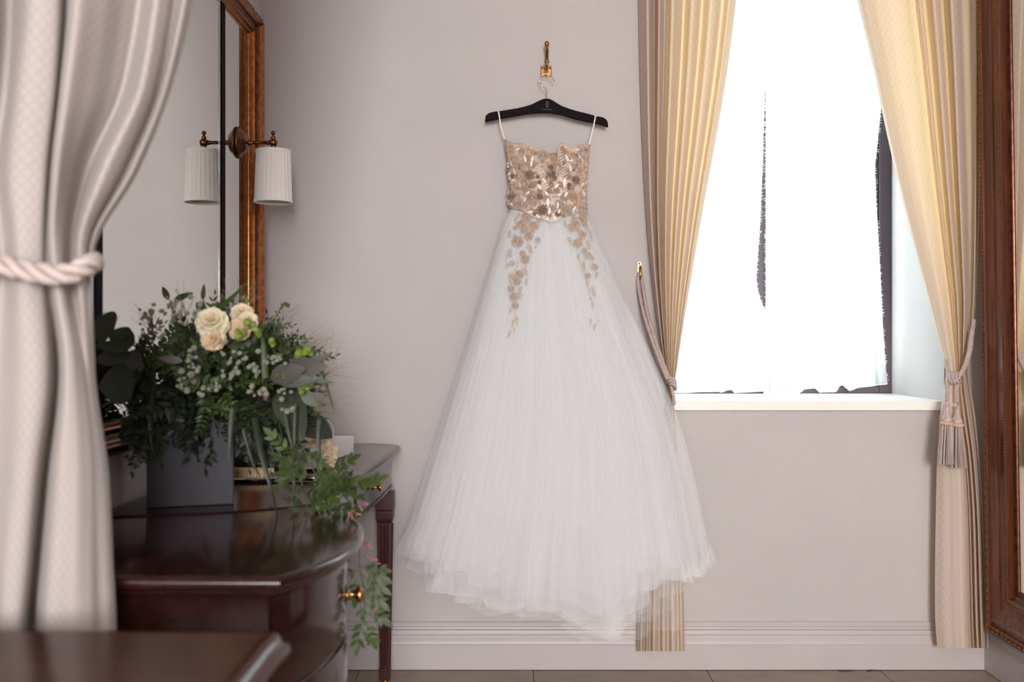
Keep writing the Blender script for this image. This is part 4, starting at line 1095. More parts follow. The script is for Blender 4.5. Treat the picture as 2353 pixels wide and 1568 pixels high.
# ------------------------------------------------------------------ voile curtains in the window
YS = 3.875
def voile(name, label, left, right, bot, seed, folds):
    rr = random.Random(seed)
    mb = MB(); mb.uv = []
    NU, NV = 110, 60
    top = -330
    wl_ = []
    for j in range(NV + 1):
        for i in range(NU + 1):
            u, v = i / NU, j / NV
            py = lerp(top, interp(bot, u), v)
            l, r = interp(left, py), interp(right, py)
            px = lerp(l, r, u) + 3 * math.sin(u * folds * 6.28 + 1)
            y = YS + (-.018 if seed == 2 else .018) + .009 * math.sin(u * folds * 2 * PI + seed + .6 * math.sin(v * 3)) +   .004 * math.sin(u * folds * 4.7 * PI + v)
            q = P(px, py, y)
            mb.v.append(q)
            mb.uv.append((u * 1.0, q.z))
    w = NU + 1
    for j in range(NV):
        for i in range(NU): mb.f.append((j * w + i, (j + 1) * w + i, (j + 1) * w + i + 1, j * w + i + 1))
    t = thing(name, label, 'curtain', mb.v[NV * w + NU // 2], 'voile curtains')
    t['group'] = 'voile curtains'
    obj('cloth', mb, M_sheer, t, smooth=True)
    ed = MB()
    for side in (0, NU):
        for j in range(0, NV * 4):
            a = mb.v[(j // 4) * w + side].lerp(mb.v[(j // 4 + 1) * w + side], (j % 4) / 4)
            if rr.random() < .25: continue
            for _ in range(2):
                d = Vector(((-1 if side == 0 else 1) * rr.uniform(-.004, .009), rr.uniform(-.003, .001), rr.uniform(-.006, .006)))
                ed.tube([a, a + d], [.0016, .0009], 4)
    obj('tufted_edge', ed, M_sheeredge, t, kind='stuff')
    hb = MB(); hb.tube([mb.v[NV * w + i] + Vector((0, 0, .002)) for i in range(NU + 1)], .0022, 5)
    obj('hem', hb, M_sheeredge, t, smooth=True)
    return t
voile('voile_curtain', 'left sheer voile curtain with a ragged tufted edge over the window', [(-330, 1490), (930, 1490)], [(-330, 1775), (205, 1756), (300, 1752), (400, 1749), (520, 1744), (585, 1739), (640, 1735), (670, 1739), (700, 1749), (716, 1757), (905, 1764)],
      [(0, 903), (.3, 904), (.42, 902), (.60, 901), (.62, 903), (.66, 897), (.69, 897), (.72, 904), (1, 900)], 2, 6)
voile('voile_curtain', 'right sheer voile curtain with an embroidered diamond trellis over the window', [(-330, 1752), (205, 1757), (700, 1757), (905, 1752)], [(-330, 2032), (250, 2022), (300, 2017), (385, 2008), (480, 2012), (620, 2020), (760, 2027), (885, 2036), (905, 2037)],
      [(0, 905), (.28, 906), (.33, 896), (.42, 893), (.45, 903), (.58, 902), (.62, 888), (.66, 886), (.70, 899), (.75, 893), (1, 884)], 5, 7)

# ------------------------------------------------------------------ flower arrangement in a square vase
M_vase = mat('lilac_grey_vase', (0.030, 0.028, 0.037), 0.45, var=0.15, vscale=9, spec=.15)
M_soil = mat('dark_floral_foam', (0.02, 0.03, 0.015), 0.9)
VXC, VYC, VW, VZ, VA = -.684, 2.12, .177, .180, math.radians(17.5)
_u, _w = Vector((math.cos(VA), math.sin(VA), 0)), Vector((-math.sin(VA), math.cos(VA), 0))
VC = Vector((VXC, VYC, 0)) + _w * VW / 2
def vpt(a, b, z): return VC + _u * a + _w * b + Vector((0, 0, z))
vs = thing('vase', 'square lilac grey vase holding the flower arrangement on the dressing table', 'vase', (VC.x, VC.y, TT))
mb = MB(); t_ = .007
def loop(mbx, e, z):
    h = VW / 2 - e
    mbx.v += [vpt(a, b, z) for a, b in ((-h, -h), (h, -h), (h, h), (-h, h))]
for (e, z) in ((0, .0005), (0, VZ), (t_, VZ), (t_, .012)): loop(mb, e, TT + z)
for i in range(3):
    for k in range(4): mb.f.append((4 * i + k, 4 * i + (k + 1) % 4, 4 * i + 4 + (k + 1) % 4, 4 * i + 4 + k))
mb.f += [(3, 2, 1, 0), (12, 13, 14, 15)]
obj('body', mb, M_vase, vs, bevel=.003)
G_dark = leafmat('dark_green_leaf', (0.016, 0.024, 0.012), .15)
G_mid = leafmat('mid_green_leaf', (0.045, 0.070, 0.020), .25)
G_light = leafmat('fresh_green_leaf', (0.062, 0.095, 0.022), .3)
G_grey = leafmat('grey_green_leaf', (0.042, 0.05, 0.036), .2)
G_lime = leafmat('lime_green_bud', (0.20, 0.28, 0.05), .2)
G_brown = leafmat('brown_backed_leaf', (0.048, 0.041, 0.036), .15)
G_stem = leafmat('green_stem', (0.05, 0.065, 0.03), 0)
G_straw = leafmat('straw_wisp', (0.26, 0.25, 0.16), .2)
M_petal = leafmat('cream_petal', (0.72, 0.66, 0.53), .3)
M_petal2 = leafmat('peach_petal', (0.66, 0.50, 0.36), .3)
M_white = leafmat('white_floret', (0.29, 0.30, 0.24), .3)
M_pink = leafmat('pink_jasmine_bud', (0.42, 0.16, 0.19), .2)
fa = thing('flower_arrangement', 'loose arrangement of cream roses, eucalyptus and trailing greenery in the square vase', 'flowers', (VC.x, VC.y, TT + VZ - .02))
_b = MB().box((-VW / 2 + .009, -VW / 2 + .009, TT + .10), (VW / 2 - .009, VW / 2 - .009, TT + VZ - .004)); _b.v = [vpt(v.x, v.y, v.z) for v in _b.v]
obj('foam', _b, M_soil, fa, bevel=.004)
def leaf(mb, L_, W_, p0=.5, curl=.15, n=6, fold=.12):
    """leaf along +X, its face towards +Z"""
    base = len(mb.v)
    for i in range(n + 1):
        t = i / n
        w = W_ * (math.sin(PI * min(1, t ** p0)) ** .8 if 0 < t < 1 else 0.02)
        z = -curl * L_ * t * t
        for s in (-1, 0, 1): mb.v.append(Vector((L_ * t, s * w, z + abs(s) * w * fold)))
    for i in range(n):
        for k in range(2):
            a = base + i * 3 + k
            mb.f.append((a, a + 3, a + 4, a + 1))
    return mb
def moved(src, M, dst):
    dst.add([M @ v for v in src.v], src.f)
def dirM(p, d, up=(0, 0, 1), roll=0):
    x = Vector(d).normalized(); u = Vector(up)
    y = u.cross(x)
    y = y.normalized() if y.length > 1e-4 else x.orthogonal().normalized()
    z = x.cross(y)
    return Matrix.Translation(p) @ Matrix(((x.x, y.x, z.x, 0), (x.y, y.y, z.y, 0), (x.z, y.z, z.z, 0), (0, 0, 0, 1))) @ Matrix.Rotation(roll, 4, 'X')
RB = random.Random(11)
# sprigs of fine foliage in four makes
def sprig(n, L_, lw, ll, m, name, bend=.25):
    mb = MB(); pts = []
    for k in range(7):
        t = k / 6; pts.append(Vector((L_ * t, .01 * math.sin(t * 4), -bend * L_ * t * t)))
    mb.tube(pts, [.0012 - .0001 * k for k in range(7)], 4)
    for k in range(n):
        t = .18 + .8 * k / n
        p = Vector((L_ * t, .01 * math.sin(t * 4), -bend * L_ * t * t))
        for s in (-1, 1):
            lf_ = MB(); leaf(lf_, ll * (1.15 - .6 * t) * RB.uniform(.8, 1.2), lw * (1.1 - .5 * t), .7, .2, 3)
            a = RB.uniform(.6, 1.1) * s
            moved(lf_, Matrix.Translation(p) @ Matrix.Rotation(a, 4, 'Z') @ Matrix.Rotation(RB.uniform(-.5, .5), 4, 'X') @ Matrix.Rotation(RB.uniform(-.5, .2), 4, 'Y'), mb)
    lf_ = MB(); leaf(lf_, ll * .6, lw * .6, .7, .1, 3); moved(lf_, Matrix.Translation(pts[-1]), mb)
    SPM.append(mb)
    return mb.mesh(name, m, True)
SPM = []
SP = [sprig(8, .13, .008, .034, G_dark, 'fern_sprig'), sprig(10, .14, .005, .028, G_mid, 'fern_sprig'), sprig(7, .12, .009, .036, G_mid, 'fern_sprig'), sprig(9, .12, .0055, .026, G_light, 'fern_sprig'), sprig(7, .13, .008, .032, G_grey, 'fern_sprig')]
cen = Vector((-.655, 2.19, 1.035))
def outline_r(a):
    """how far the mass of greenery reaches in each direction, seen from the front (a: 0 = right, 90 = up)"""
    return interp([(-180, .20), (-150, .22), (-120, .17), (-90, .13), (-60, .16), (-30, .25), (0, .285), (25, .27), (50, .215), (75, .165), (100, .155), (130, .175), (155, .21), (180, .20)], math.degrees(a))
for k in range(290):
    a = RB.uniform(-PI, PI); q = RB.random() ** .55
    if abs(a + PI / 2) < .7 and RB.random() < .5: continue
    r = outline_r(a) * q * .80
    dep = math.sqrt(max(0, 1 - q * q)) * .15 * RB.uniform(.1, 1.0) * (1 if RB.random() < .85 else -.6)
    p = cen + Vector((math.cos(a) * r, -dep, math.sin(a) * r))
    d = Vector((math.cos(a) * (.35 + q), -.55 * (1.1 - q) - .1, math.sin(a) * (.35 + q) + .12)) + Vector((RB.uniform(-.45, .45), RB.uniform(-.4, .4), RB.uniform(-.45, .45)))
    up = math.sin(a) * r
    if up > .05: me = SP[RB.choice((1, 1, 3, 4, 2, 3))]  # lighter greens above and right, darker below: window light put into colour
    elif math.cos(a) > .3 and up > -.05: me = SP[RB.choice((1, 2, 3, 3, 0))]
    else: me = SP[RB.choice((0, 0, 0, 1, 2))]
    s = RB.uniform(.6, 1.0)
    if p.x < -.76: p.y -= .12; d.y -= .5
    p.x = max(p.x, -.765)
    if p.x < -.70: d.x = abs(d.x) * .3 + .1
    inst('fern_sprig', me, fa, dirM(p - d.normalized() * .05, d, (0, -.7, .7), RB.uniform(-1, 1)) @ Matrix.Scale(s, 4))
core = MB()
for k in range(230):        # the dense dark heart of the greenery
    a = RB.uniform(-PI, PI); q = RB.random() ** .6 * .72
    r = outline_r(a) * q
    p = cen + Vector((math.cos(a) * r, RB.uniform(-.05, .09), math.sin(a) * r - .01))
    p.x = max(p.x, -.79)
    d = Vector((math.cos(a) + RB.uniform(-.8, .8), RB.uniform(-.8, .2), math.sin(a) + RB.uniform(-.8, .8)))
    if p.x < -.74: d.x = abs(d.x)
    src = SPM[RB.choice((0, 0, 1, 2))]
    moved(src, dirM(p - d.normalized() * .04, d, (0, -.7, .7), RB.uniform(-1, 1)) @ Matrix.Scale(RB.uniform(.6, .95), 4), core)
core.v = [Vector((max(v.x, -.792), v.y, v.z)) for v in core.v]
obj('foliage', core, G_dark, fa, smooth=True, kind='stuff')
# large leaves: (base px, tip px, depth base, depth tip, half width, material, roll)
def big_leaf(a, b, Ya, Yb, W_, m, name='eucalyptus_leaf', p0=.75, roll=0.0, stem=None, curl=.1):
    Yl = .80 * F / max(1, CX - min(a[0], b[0]))
    A_, B_ = P(*a, min(Ya, Yl)), P(*b, min(Yb, Yl))
    mb = MB(); L_ = (B_ - A_).length
    lf_ = MB(); leaf(lf_, L_, W_, p0, curl, 10, .06); moved(lf_, dirM(A_, B_ - A_, (0, -1, .15), roll), mb)
    if stem: mb.tube(smoothpath([P(*s) for s in stem] + [A_], 4), .0016, 5)
    return obj(name, mb, m, fa, smooth=True)
Bq = 2.13
for args in [((262, 760), (212, 738), 2.10, 2.08, .033, G_dark, 'eucalyptus_leaf', .62), ((300, 770), (248, 760), 2.12, 2.12, .022, G_dark, 'eucalyptus_leaf', .7, .8), ((310, 790), (246, 768), 2.12, 2.09, .024, G_dark), ((300, 800), (212, 792), 2.12, 2.1, .012, G_dark), ((300, 815), (214, 822), 2.12, 2.1, .024, G_dark, 'eucalyptus_leaf', .8, .5),
             ((330, 842), (256, 846), 2.10, 2.06, .036, G_brown, 'eucalyptus_leaf', .6, .15), ((310, 880), (222, 888), 2.12, 2.08, .040, G_dark, 'eucalyptus_leaf', .7), ((340, 850), (330, 930), 2.07, 2.05, .022, G_dark, 'eucalyptus_leaf', .75), ((318, 880), (306, 935), 2.06, 2.04, .019, G_grey, 'eucalyptus_leaf', .7, .3),
             ((360, 930), (300, 960), 2.09, 2.06, .016, G_dark), ((325, 945), (282, 930), 2.10, 2.08, .008, G_dark), ((320, 950), (268, 975), 2.10, 2.08, .007, G_dark), ((335, 985), (268, 1005), 2.08, 2.03, .034, G_dark, 'eucalyptus_leaf', .65),
             ((350, 1010), (340, 1062), 2.06, 2.04, .016, G_dark, 'eucalyptus_leaf', .75), ((650, 890), (694, 1010), 2.12, 2.08, .036, G_dark, 'eucalyptus_leaf', .62, .05), ((700, 965), (766, 1010), 2.30, 2.34, .030, G_grey, 'eucalyptus_leaf', .62, .1),
             ((620, 870), (700, 846), 2.06, 2.05, .022, G_brown, 'dried_leaf', .8), ((660, 850), (750, 842), 2.08, 2.07, .024, G_brown, 'dried_leaf', .7, .2), ((700, 838), (760, 813), 2.10, 2.10, .010, G_brown, 'dried_leaf', .8), ((640, 878), (730, 872), 2.06, 2.06, .014, G_dark, 'dried_leaf', .7),
             ((700, 870), (770, 880), 2.08, 2.09, .006, G_mid, 'eucalyptus_leaf', .8), ((690, 905), (732, 935), 2.10, 2.1, .011, G_mid, 'eucalyptus_leaf', .9), ((420, 830), (360, 822), 2.01, 2.00, .008, G_brown, 'dried_leaf', .8), ((300, 830), (332, 845), 2.04, 2.03, .008, G_brown, 'dried_leaf', .8),
             ((388, 690), (372, 658), 2.16, 2.16, .007, G_mid, 'eucalyptus_leaf', .8), ((400, 690), (442, 672), 2.16, 2.15, .007, G_mid), ((466, 690), (468, 652), 2.18, 2.18, .0055, G_mid), ((470, 715), (450, 695), 2.16, 2.16, .011, G_dark), ((480, 715), (502, 698), 2.16, 2.16, .010, G_mid),
             ((520, 735), (527, 705), 2.10, 2.10, .006, G_dark)]:
    big_leaf(*args)
for st in ([(390, 840, 2.14), (300, 790, 2.12), (262, 762, 2.10)], [(400, 860, 2.14), (300, 812, 2.12), (240, 800, 2.10)], [(420, 930, 2.14), (330, 935, 2.10), (262, 925, 2.09), (236, 935, 2.08)], [(330, 935, 2.10), (290, 960, 2.09), (240, 975, 2.08)], [(560, 880, 2.12), (640, 872, 2.08), (720, 858, 2.08)], [(470, 760, 2.18), (468, 690, 2.18)], [(400, 740, 2.16), (392, 690, 2.16)]):
    obj('stem', MB().tube(smoothpath([P(s[0], s[1], min(s[2], .79 * F / (CX - s[0]))) for s in st], 5), .0018, 5), G_stem, fa, smooth=True)
# grass blades
def blade(pts, W_, m):
    pth = smoothpath([P(*p) for p in pts], 5); mb = MB(); n = len(pth)
    for i, p in enumerate(pth):
        w = W_ * (1 - (i / (n - 1)) ** 2) + .0004
        d = (pth[min(i + 1, n - 1)] - pth[max(i - 1, 0)]).normalized(); s_ = d.cross(Vector((0, 1, 0))).normalized()
        mb.v += [p - s_ * w, p + Vector((0, w * .5, 0)), p + s_ * w]
    for i in range(n - 1):
        for k in range(2): mb.f.append((3 * i + k, 3 * i + 3 + k, 3 * i + 4 + k, 3 * i + 1 + k))
    return obj('grass_blade', mb, m, fa, smooth=True)
for pts, w in (([(480, 720, 2.10), (520, 695, 2.08), (566, 652, 2.06)], .0065), ([(736, 850, 2.10), (750, 890, 2.10), (768, 945, 2.10)], .004), ([(535, 940, 2.03), (530, 1000, 2.02), (527, 1070, 2.02)], .006), ([(585, 960, 2.05), (600, 1040, 2.02), (622, 1120, 2.01), (640, 1192, 2.03)], .006),
               ([(680, 930, 2.08), (676, 1040, 2.06), (676, 1120, 2.05), (676, 1190, 2.05)], .004), ([(560, 990, 2.05), (580, 1060, 2.04), (600, 1100, 2.03)], .0035), ([(735, 965, 2.10), (732, 1010, 2.09), (738, 1070, 2.09)], .006), ([(352, 900, 2.04), (346, 980, 2.02), (352, 1040, 2.02)], .006),
               ([(610, 870, 2.05), (606, 800, 2.05), (602, 770, 2.06)], .007), ([(656, 950, 2.06), (665, 1000, 2.05), (675, 1040, 2.05)], .0045)):
    blade(pts, w, G_dark if w < .0062 else G_mid)
# roses: cupped petals in rings
def rose(px, py, Y, r, m, face):
    t = bpy.data.objects.new('rose', None); finish(t, fa); WL[t.name] = Vector((0, 0, 0))
    c_ = P(px, py, Y); z = Vector(face).normalized()
    q = z.to_track_quat('Z', 'Y').to_matrix().to_4x4()
    for ring, (n, rad, tilt, sz) in enumerate(((3, .12, 1.35, .55), (4, .28, 1.15, .7), (5, .45, .85, .8), (6, .62, .45, .85), (6, .72, .05, .8))):
        for k in range(n):
            mb = MB(); w = r * sz
            def pet(u, v):
                x = (u - .5) * 2; wv = w * .78 * math.sin(min(1, .25 + v) * PI / 1.6) ; rim = .06 * math.sin(6 * x + k) * v
                cup = .35 * (x * x) * w + .10 * w * math.sin(v * PI)
                return (v * w * (1 - .12 * x * x) + rim * w, x * wv, cup - .12 * w * v * v * v * 2)
            mb.grid(pet, 6, 5)
            M = Matrix.Translation(c_) @ q @ Matrix.Rotation(2 * PI * (k + .37 * ring) / n + RB.uniform(-.15, .15), 4, 'Z') @ Matrix.Translation((r * rad * .25, 0, r * (.12 * (4 - ring) - .25))) @ Matrix.Rotation(-tilt, 4, 'Y')
            mb.v = [M @ v for v in mb.v]
            obj('petal', mb, m if ring > 0 else M_petal2, t, smooth=True)
rose(487, 742, 2.02, .033, M_petal, (.12, -1, .55))
rose(489, 778, 2.015, .025, M_petal2, (-.1, -1, .1))
rose(556, 722, 2.10, .024, M_petal, (.2, -1, .7))
rose(570, 738, 2.08, .021, M_petal, (.5, -1, .3))
rose(550, 756, 2.07, .024, M_petal2, (.1, -1, .1))
# clusters of small white florets and lime buds
def floret(m, name, np_=6):
    mb = MB()
    for k in range(np_):
        a = 2 * PI * k / np_
        lf_ = MB(); leaf(lf_, 1, .34, .7, -.35, 3, .1); moved(lf_, Matrix.Rotation(a, 4, 'Z') @ Matrix.Rotation(-.35, 4, 'Y'), mb)
    mb.ball((0, 0, .12), .2, 6, 4)
    return mb.mesh(name, m, True)
FW = floret(M_white, 'floret'); FB = floret(G_lime, 'bud_cluster', 9)
for (x, y, n, s) in ((566, 826, 12, 26), (440, 810, 7, 16), (432, 845, 7, 16), (455, 860, 6, 14), (505, 800, 7, 18), (470, 905, 5, 14), (430, 880, 7, 18), (620, 830, 5, 14), (590, 850, 6, 16), (640, 835, 6, 14), (655, 905, 6, 14), (580, 900, 5, 14), (520, 860, 5, 14), (400, 720, 6, 22), (350, 735, 9, 24), (440, 705, 9, 22), (380, 700, 8, 22), (330, 715, 7, 18), (420, 735, 7, 20), (380, 760, 6, 20), (600, 905, 5, 12), (335, 745, 5, 14), (540, 845, 6, 14), (660, 940, 4, 12), (500, 890, 4, 10)):
    for k in range(n):
        a, q = RB.random() * 2 * PI, s * 1.35 * math.sqrt(RB.random())
        p = P(x + q * math.cos(a), y + q * math.sin(a) * .8, 2.005 + .06 * abs(x - 490) / 200 + RB.uniform(-.01, .012) + (.02 if y < 760 else 0))
        inst('floret', FW, fa, dirM(p, (1, RB.uniform(-.3, .3), RB.uniform(-.3, .3)), (RB.uniform(-.6, .6), -1, RB.uniform(-.2, .9))) @ Matrix.Scale(RB.uniform(.0045, .009), 4))
for (x, y, Y, s) in ((575, 745, 2.06, .013), (558, 772, 2.05, .014), (696, 806, 2.08, .013), (690, 824, 2.08, .012), (684, 872, 2.07, .013), (655, 870, 2.06, .013), (712, 884, 2.08, .014), (692, 898, 2.08, .012), (706, 814, 2.09, .010), (628, 788, 2.05, .010), (596, 770, 2.05, .011), (566, 690, 2.12, .008)):
    for k in range(4):
        p = P(x, y, Y) + Vector((RB.uniform(-1, 1), RB.uniform(-.6, .6), RB.uniform(-1, 1))) * s * .7
        inst('bud_cluster', FB, fa, dirM(p, (1, RB.uniform(-.4, .4), RB.uniform(-.4, .4)), (RB.uniform(-.8, .8), -1, RB.uniform(-.5, .9))) @ Matrix.Scale(s * RB.uniform(.6, .9), 4))
# haze of panicum wisps
mb = MB()
for k in range(150):
    x, y, Y = RB.choice(((540, 720, 2.12), (520, 720, 2.14), (560, 700, 2.12), (420, 720, 2.16), (740, 860, 2.10), (700, 800, 2.12), (350, 760, 2.14), (640, 760, 2.12), (730, 940, 2.12)))
    a = P(x + RB.uniform(-12, 12), y + RB.uniform(-12, 12), Y)
    d = Vector((RB.uniform(-.5, .5) + (x - 520) / 350, RB.uniform(-.4, .2), RB.uniform(.2, 1) if y < 800 else RB.uniform(-.3, .6))).normalized()
    L_ = RB.uniform(.03, .085)
    b = a + d * L_; m_ = a.lerp(b, .5) + Vector((RB.uniform(-.006, .006), 0, RB.uniform(0, .006)))
    mb.tube([a, m_, b], [.0004, .00035, .00025], 3, False); mb.octa(b, .0011)
    mb.tube([m_, m_ + Vector((RB.uniform(-.02, .02), RB.uniform(-.01, .01), RB.uniform(0, .02)))], [.0003, .0002], 3, False)
obj('grass_wisps', mb, G_straw, fa, kind='stuff')
# curling tendril at upper right
mb = MB(); pth = smoothpath([P(600, 780, 2.14), P(625, 745, 2.14), P(640, 715, 2.14), P(650, 702, 2.14), P(658, 698, 2.14), P(662, 704, 2.14)], 6)
mb.tube(pth, .0009, 5)
for i in range(6, len(pth)): mb.ball(pth[i] + Vector((RB.uniform(-.004, .004), 0, RB.uniform(-.004, .004))), RB.uniform(.0018, .0034), 6, 4)
obj('tendril', mb, G_light, fa, smooth=True)
# trailing jasmine: a tumble over the table edge and a strand hanging in front of the drawer
def pinnate(m, n, L_):
    mb = MB(); mb.tube([(0, 0, 0), (L_ * .5, 0, -.002), (L_, 0, -.008)], .0009, 4)
    for k in range(n):
        t = .25 + .62 * k / max(1, n - 1)
        for s in (-1, 1):
            lf_ = MB(); leaf(lf_, L_ * .48, L_ * .11, .75, .15, 4); moved(lf_, Matrix.Translation((L_ * t, 0, -.008 * t * t)) @ Matrix.Rotation(s * .75, 4, 'Z') @ Matrix.Rotation(RB.uniform(-.4, .4), 4, 'X'), mb)
    lf_ = MB(); leaf(lf_, L_ * .6, L_ * .14, .75, .15, 4); moved(lf_, Matrix.Translation((L_, 0, -.008)), mb)
    return mb.mesh('jasmine_leaf', m, True)
JL = [pinnate(G_light, 3, .044), pinnate(G_mid, 3, .048), pinnate(G_mid, 2, .036)]
jv = bpy.data.objects.new('trailing_jasmine', None); finish(jv, fa, 'jasmine vine trailing over the table edge'); WL[jv.name] = Vector((0, 0, 0))
vines = [[P(640, 960, 2.10), P(690, 1020, 2.06), P(720, 1080, 2.05), P(740, 1130, 2.06), P(760, 1180, 2.05)], [P(640, 970, 2.10), P(660, 1040, 2.05), P(690, 1100, 2.04), P(705, 1160, 2.05), P(715, 1190, 2.05)],
         [P(700, 1040, 2.06), P(760, 1080, 2.07), P(795, 1110, 2.06), P(806, 1140, 2.03)], [P(770, 1110, 2.06), P(812, 1170, 1.93), P(826, 1240, 1.90), P(826, 1300, 1.90), P(836, 1360, 1.90), P(838, 1430, 1.90), P(845, 1480, 1.90)]]
mb = MB()
for v in vines: mb.tube(smoothpath(v, 8), .0013, 5)
obj('vine_stem', mb, G_stem, jv, smooth=True)
for vi, v in enumerate(vines[:3]):
    pth = smoothpath(v, 12)
    for k in range(15):
        p = pth[min(len(pth) - 1, int((.25 + .75 * k / 14) * (len(pth) - 1)))] + Vector((RB.uniform(-.012, .012), RB.uniform(-.02, .02), RB.uniform(-.006, .012)))
        d = Vector((RB.uniform(-.7, 1), RB.uniform(-.9, .3), RB.uniform(-.9, .5)))
        if p.z < TT + .05: d.z = abs(d.z) * .4 + .1
        inst('jasmine_leaf', RB.choice(JL), jv, dirM(p, d, (RB.uniform(-.3, .5), -.8, .6)) @ Matrix.Scale(RB.uniform(.75, 1.15), 4))
for (x, y, dx, dz, k) in ((826, 1300, .5, -.25, 1), (822, 1310, -.6, -.3, 2), (828, 1318, .8, -.5, 1), (818, 1330, -.1, -.9, 0), (832, 1345, .7, -.6, 1), (826, 1365, .1, -1, 2), (838, 1385, .8, -.7, 1), (834, 1420, -.2, -1, 1), (842, 1430, .3, -1, 0), (812, 1290, -.4, .2, 2), (838, 1300, .8, -.1, 2)):
    inst('jasmine_leaf', JL[k], jv, dirM(P(x, y, 1.895), (dx, RB.uniform(-.3, .3), dz), (0, -.9, .4)) @ Matrix.Scale(.95, 4))
bud = MB(); bud.tube([(0, 0, 0), (.012, 0, 0), (.018, 0, 0), (.022, 0, 0)], [.0008, .0013, .0019, .0007], 6)
MBud = bud.mesh('jasmine_bud', M_pink, True)
for (x, y, Y, n) in ((838, 1250, 1.90, 5), (850, 1290, 1.90, 4), (828, 1150, 1.95, 4), (812, 1175, 1.93, 4), (800, 1205, 1.92, 3), (862, 1350, 1.90, 2), (850, 1335, 1.90, 2), (845, 1400, 1.9, 1)):
    for k in range(n):
        inst('jasmine_bud', MBud, jv, dirM(P(x + RB.uniform(-6, 6), y + RB.uniform(-8, 8), Y), (RB.uniform(-.3, 1), RB.uniform(-.5, .3), RB.uniform(-1, .5))) @ Matrix.Scale(RB.uniform(.7, 1.1), 4))

# ------------------------------------------------------------------ things on the dressing table
M_silver = mat('tarnished_silver', (0.50, 0.44, 0.40), 0.18, metal=1.0, var=0.15, vscale=30)
M_brist = mat('pale_bristle', (0.60, 0.44, 0.27), 0.6, var=0.2, vscale=300)
M_blackbox = mat('black_card', (0.012, 0.010, 0.014), 0.5)
M_cream = leafmat('cream_silk_petal', (0.78, 0.66, 0.54), .25)
# hairbrush on its back, bristles up
BY = 2.50
b0 = P(498, 1106, BY); hb_ = thing('hairbrush', 'silver backed hairbrush lying bristles up beside the vase', 'hairbrush', (b0.x + .06, BY, TT))
mb = MB(); n = 28
hx0, hx1 = P(500, 0, BY).x, P(640, 0, BY).x
hc = (hx0 + hx1) / 2; hl = (hx1 - hx0) / 2
olb = []
for k in range(40):
    a = 2 * PI * k / 40; x = math.cos(a); y = math.sin(a)
    olb.append((hc + hl * x, BY + .030 * y * (1 - .15 * x)))
hand = [(hx1 + .0, .012), (hx1 + .02, .009), (hx1 + .06, .010), (hx1 + .10, .013), (hx1 + .115, .008)]
obj('back', moulded(MB(), olb, [(-.012, TT + .001), (-.003, TT + .004), (0, TT + .009), (-.002, TT + .012), (-.006, TT + .013)]), M_silver, hb_, smooth=True, sharp=1.0)
mb = MB(); pth = smoothpath([(hx1 - .01, BY, TT + .008), (hx1 + .03, BY, TT + .0085), (hx1 + .07, BY, TT + .0095), (hx1 + .105, BY, TT + .009)], 4)
mb.tube(pth, [.006, .0055, .005, .005, .0055, .006, .0065, .007, .0075, .008, .0075, .006, .003], 10)
obj('handle', mb, M_silver, hb_, smooth=True)
tuft = MB()
for k in range(7):
    a = 2 * PI * k / 7; tuft.tube([(.0008 * math.cos(a), .0008 * math.sin(a), 0), (.0024 * math.cos(a), .0024 * math.sin(a), .021 + .002 * math.sin(k * 3))], [.0008, .0006], 4)
MT = tuft.mesh('bristle_tuft', M_brist)
for i in range(17):
    for j in range(6):
        x, y = -1 + 2 * (i + .5) / 17, -1 + 2 * (j + .5) / 6
        if x * x + y * y * .8 > .98: continue
        inst('bristle_tuft', MT, hb_, Matrix.Translation((hc + x * (hl - .010), BY + y * .023, TT + .012)) @ Matrix.Rotation(RB.uniform(-.08, .08), 4, 'X') @ Matrix.Rotation(RB.uniform(-.06, .06), 4, 'Y'))
# silver hand mirror behind it
hy = 2.74; cx0 = P(690, 0, hy).x
hm = thing('hand_mirror', 'round silver hand mirror lying face up near the cream flowers', 'mirror', (cx0, hy, TT))
cir = [(cx0 + .062 * math.cos(2 * PI * k / 40), hy + .062 * math.sin(2 * PI * k / 40)) for k in range(40)]
hmb = obj('rim', moulded(MB(), cir, [(-.010, TT + .0008), (0, TT + .004), (.001, TT + .008), (-.003, TT + .011), (-.008, TT + .0095)]), M_silver, hm, smooth=True, sharp=1.0)
obj('glass', MB().lathe([(0, .0102), (.052, .0102), (.053, .0092)], (cx0, hy, TT), (0, 0, 1), 36), M_mirror, hm)
obj('handle', MB().tube(smoothpath([(cx0 - .058, hy + .01, TT + .006), (cx0 - .09, hy + .02, TT + .006), (cx0 - .13, hy + .035, TT + .008), (cx0 - .15, hy + .042, TT + .007)], 4), [.007, .006, .005, .005, .005, .0055, .006, .0065, .007, .0075, .007, .0055, .003], 8), M_silver, hm, smooth=True)
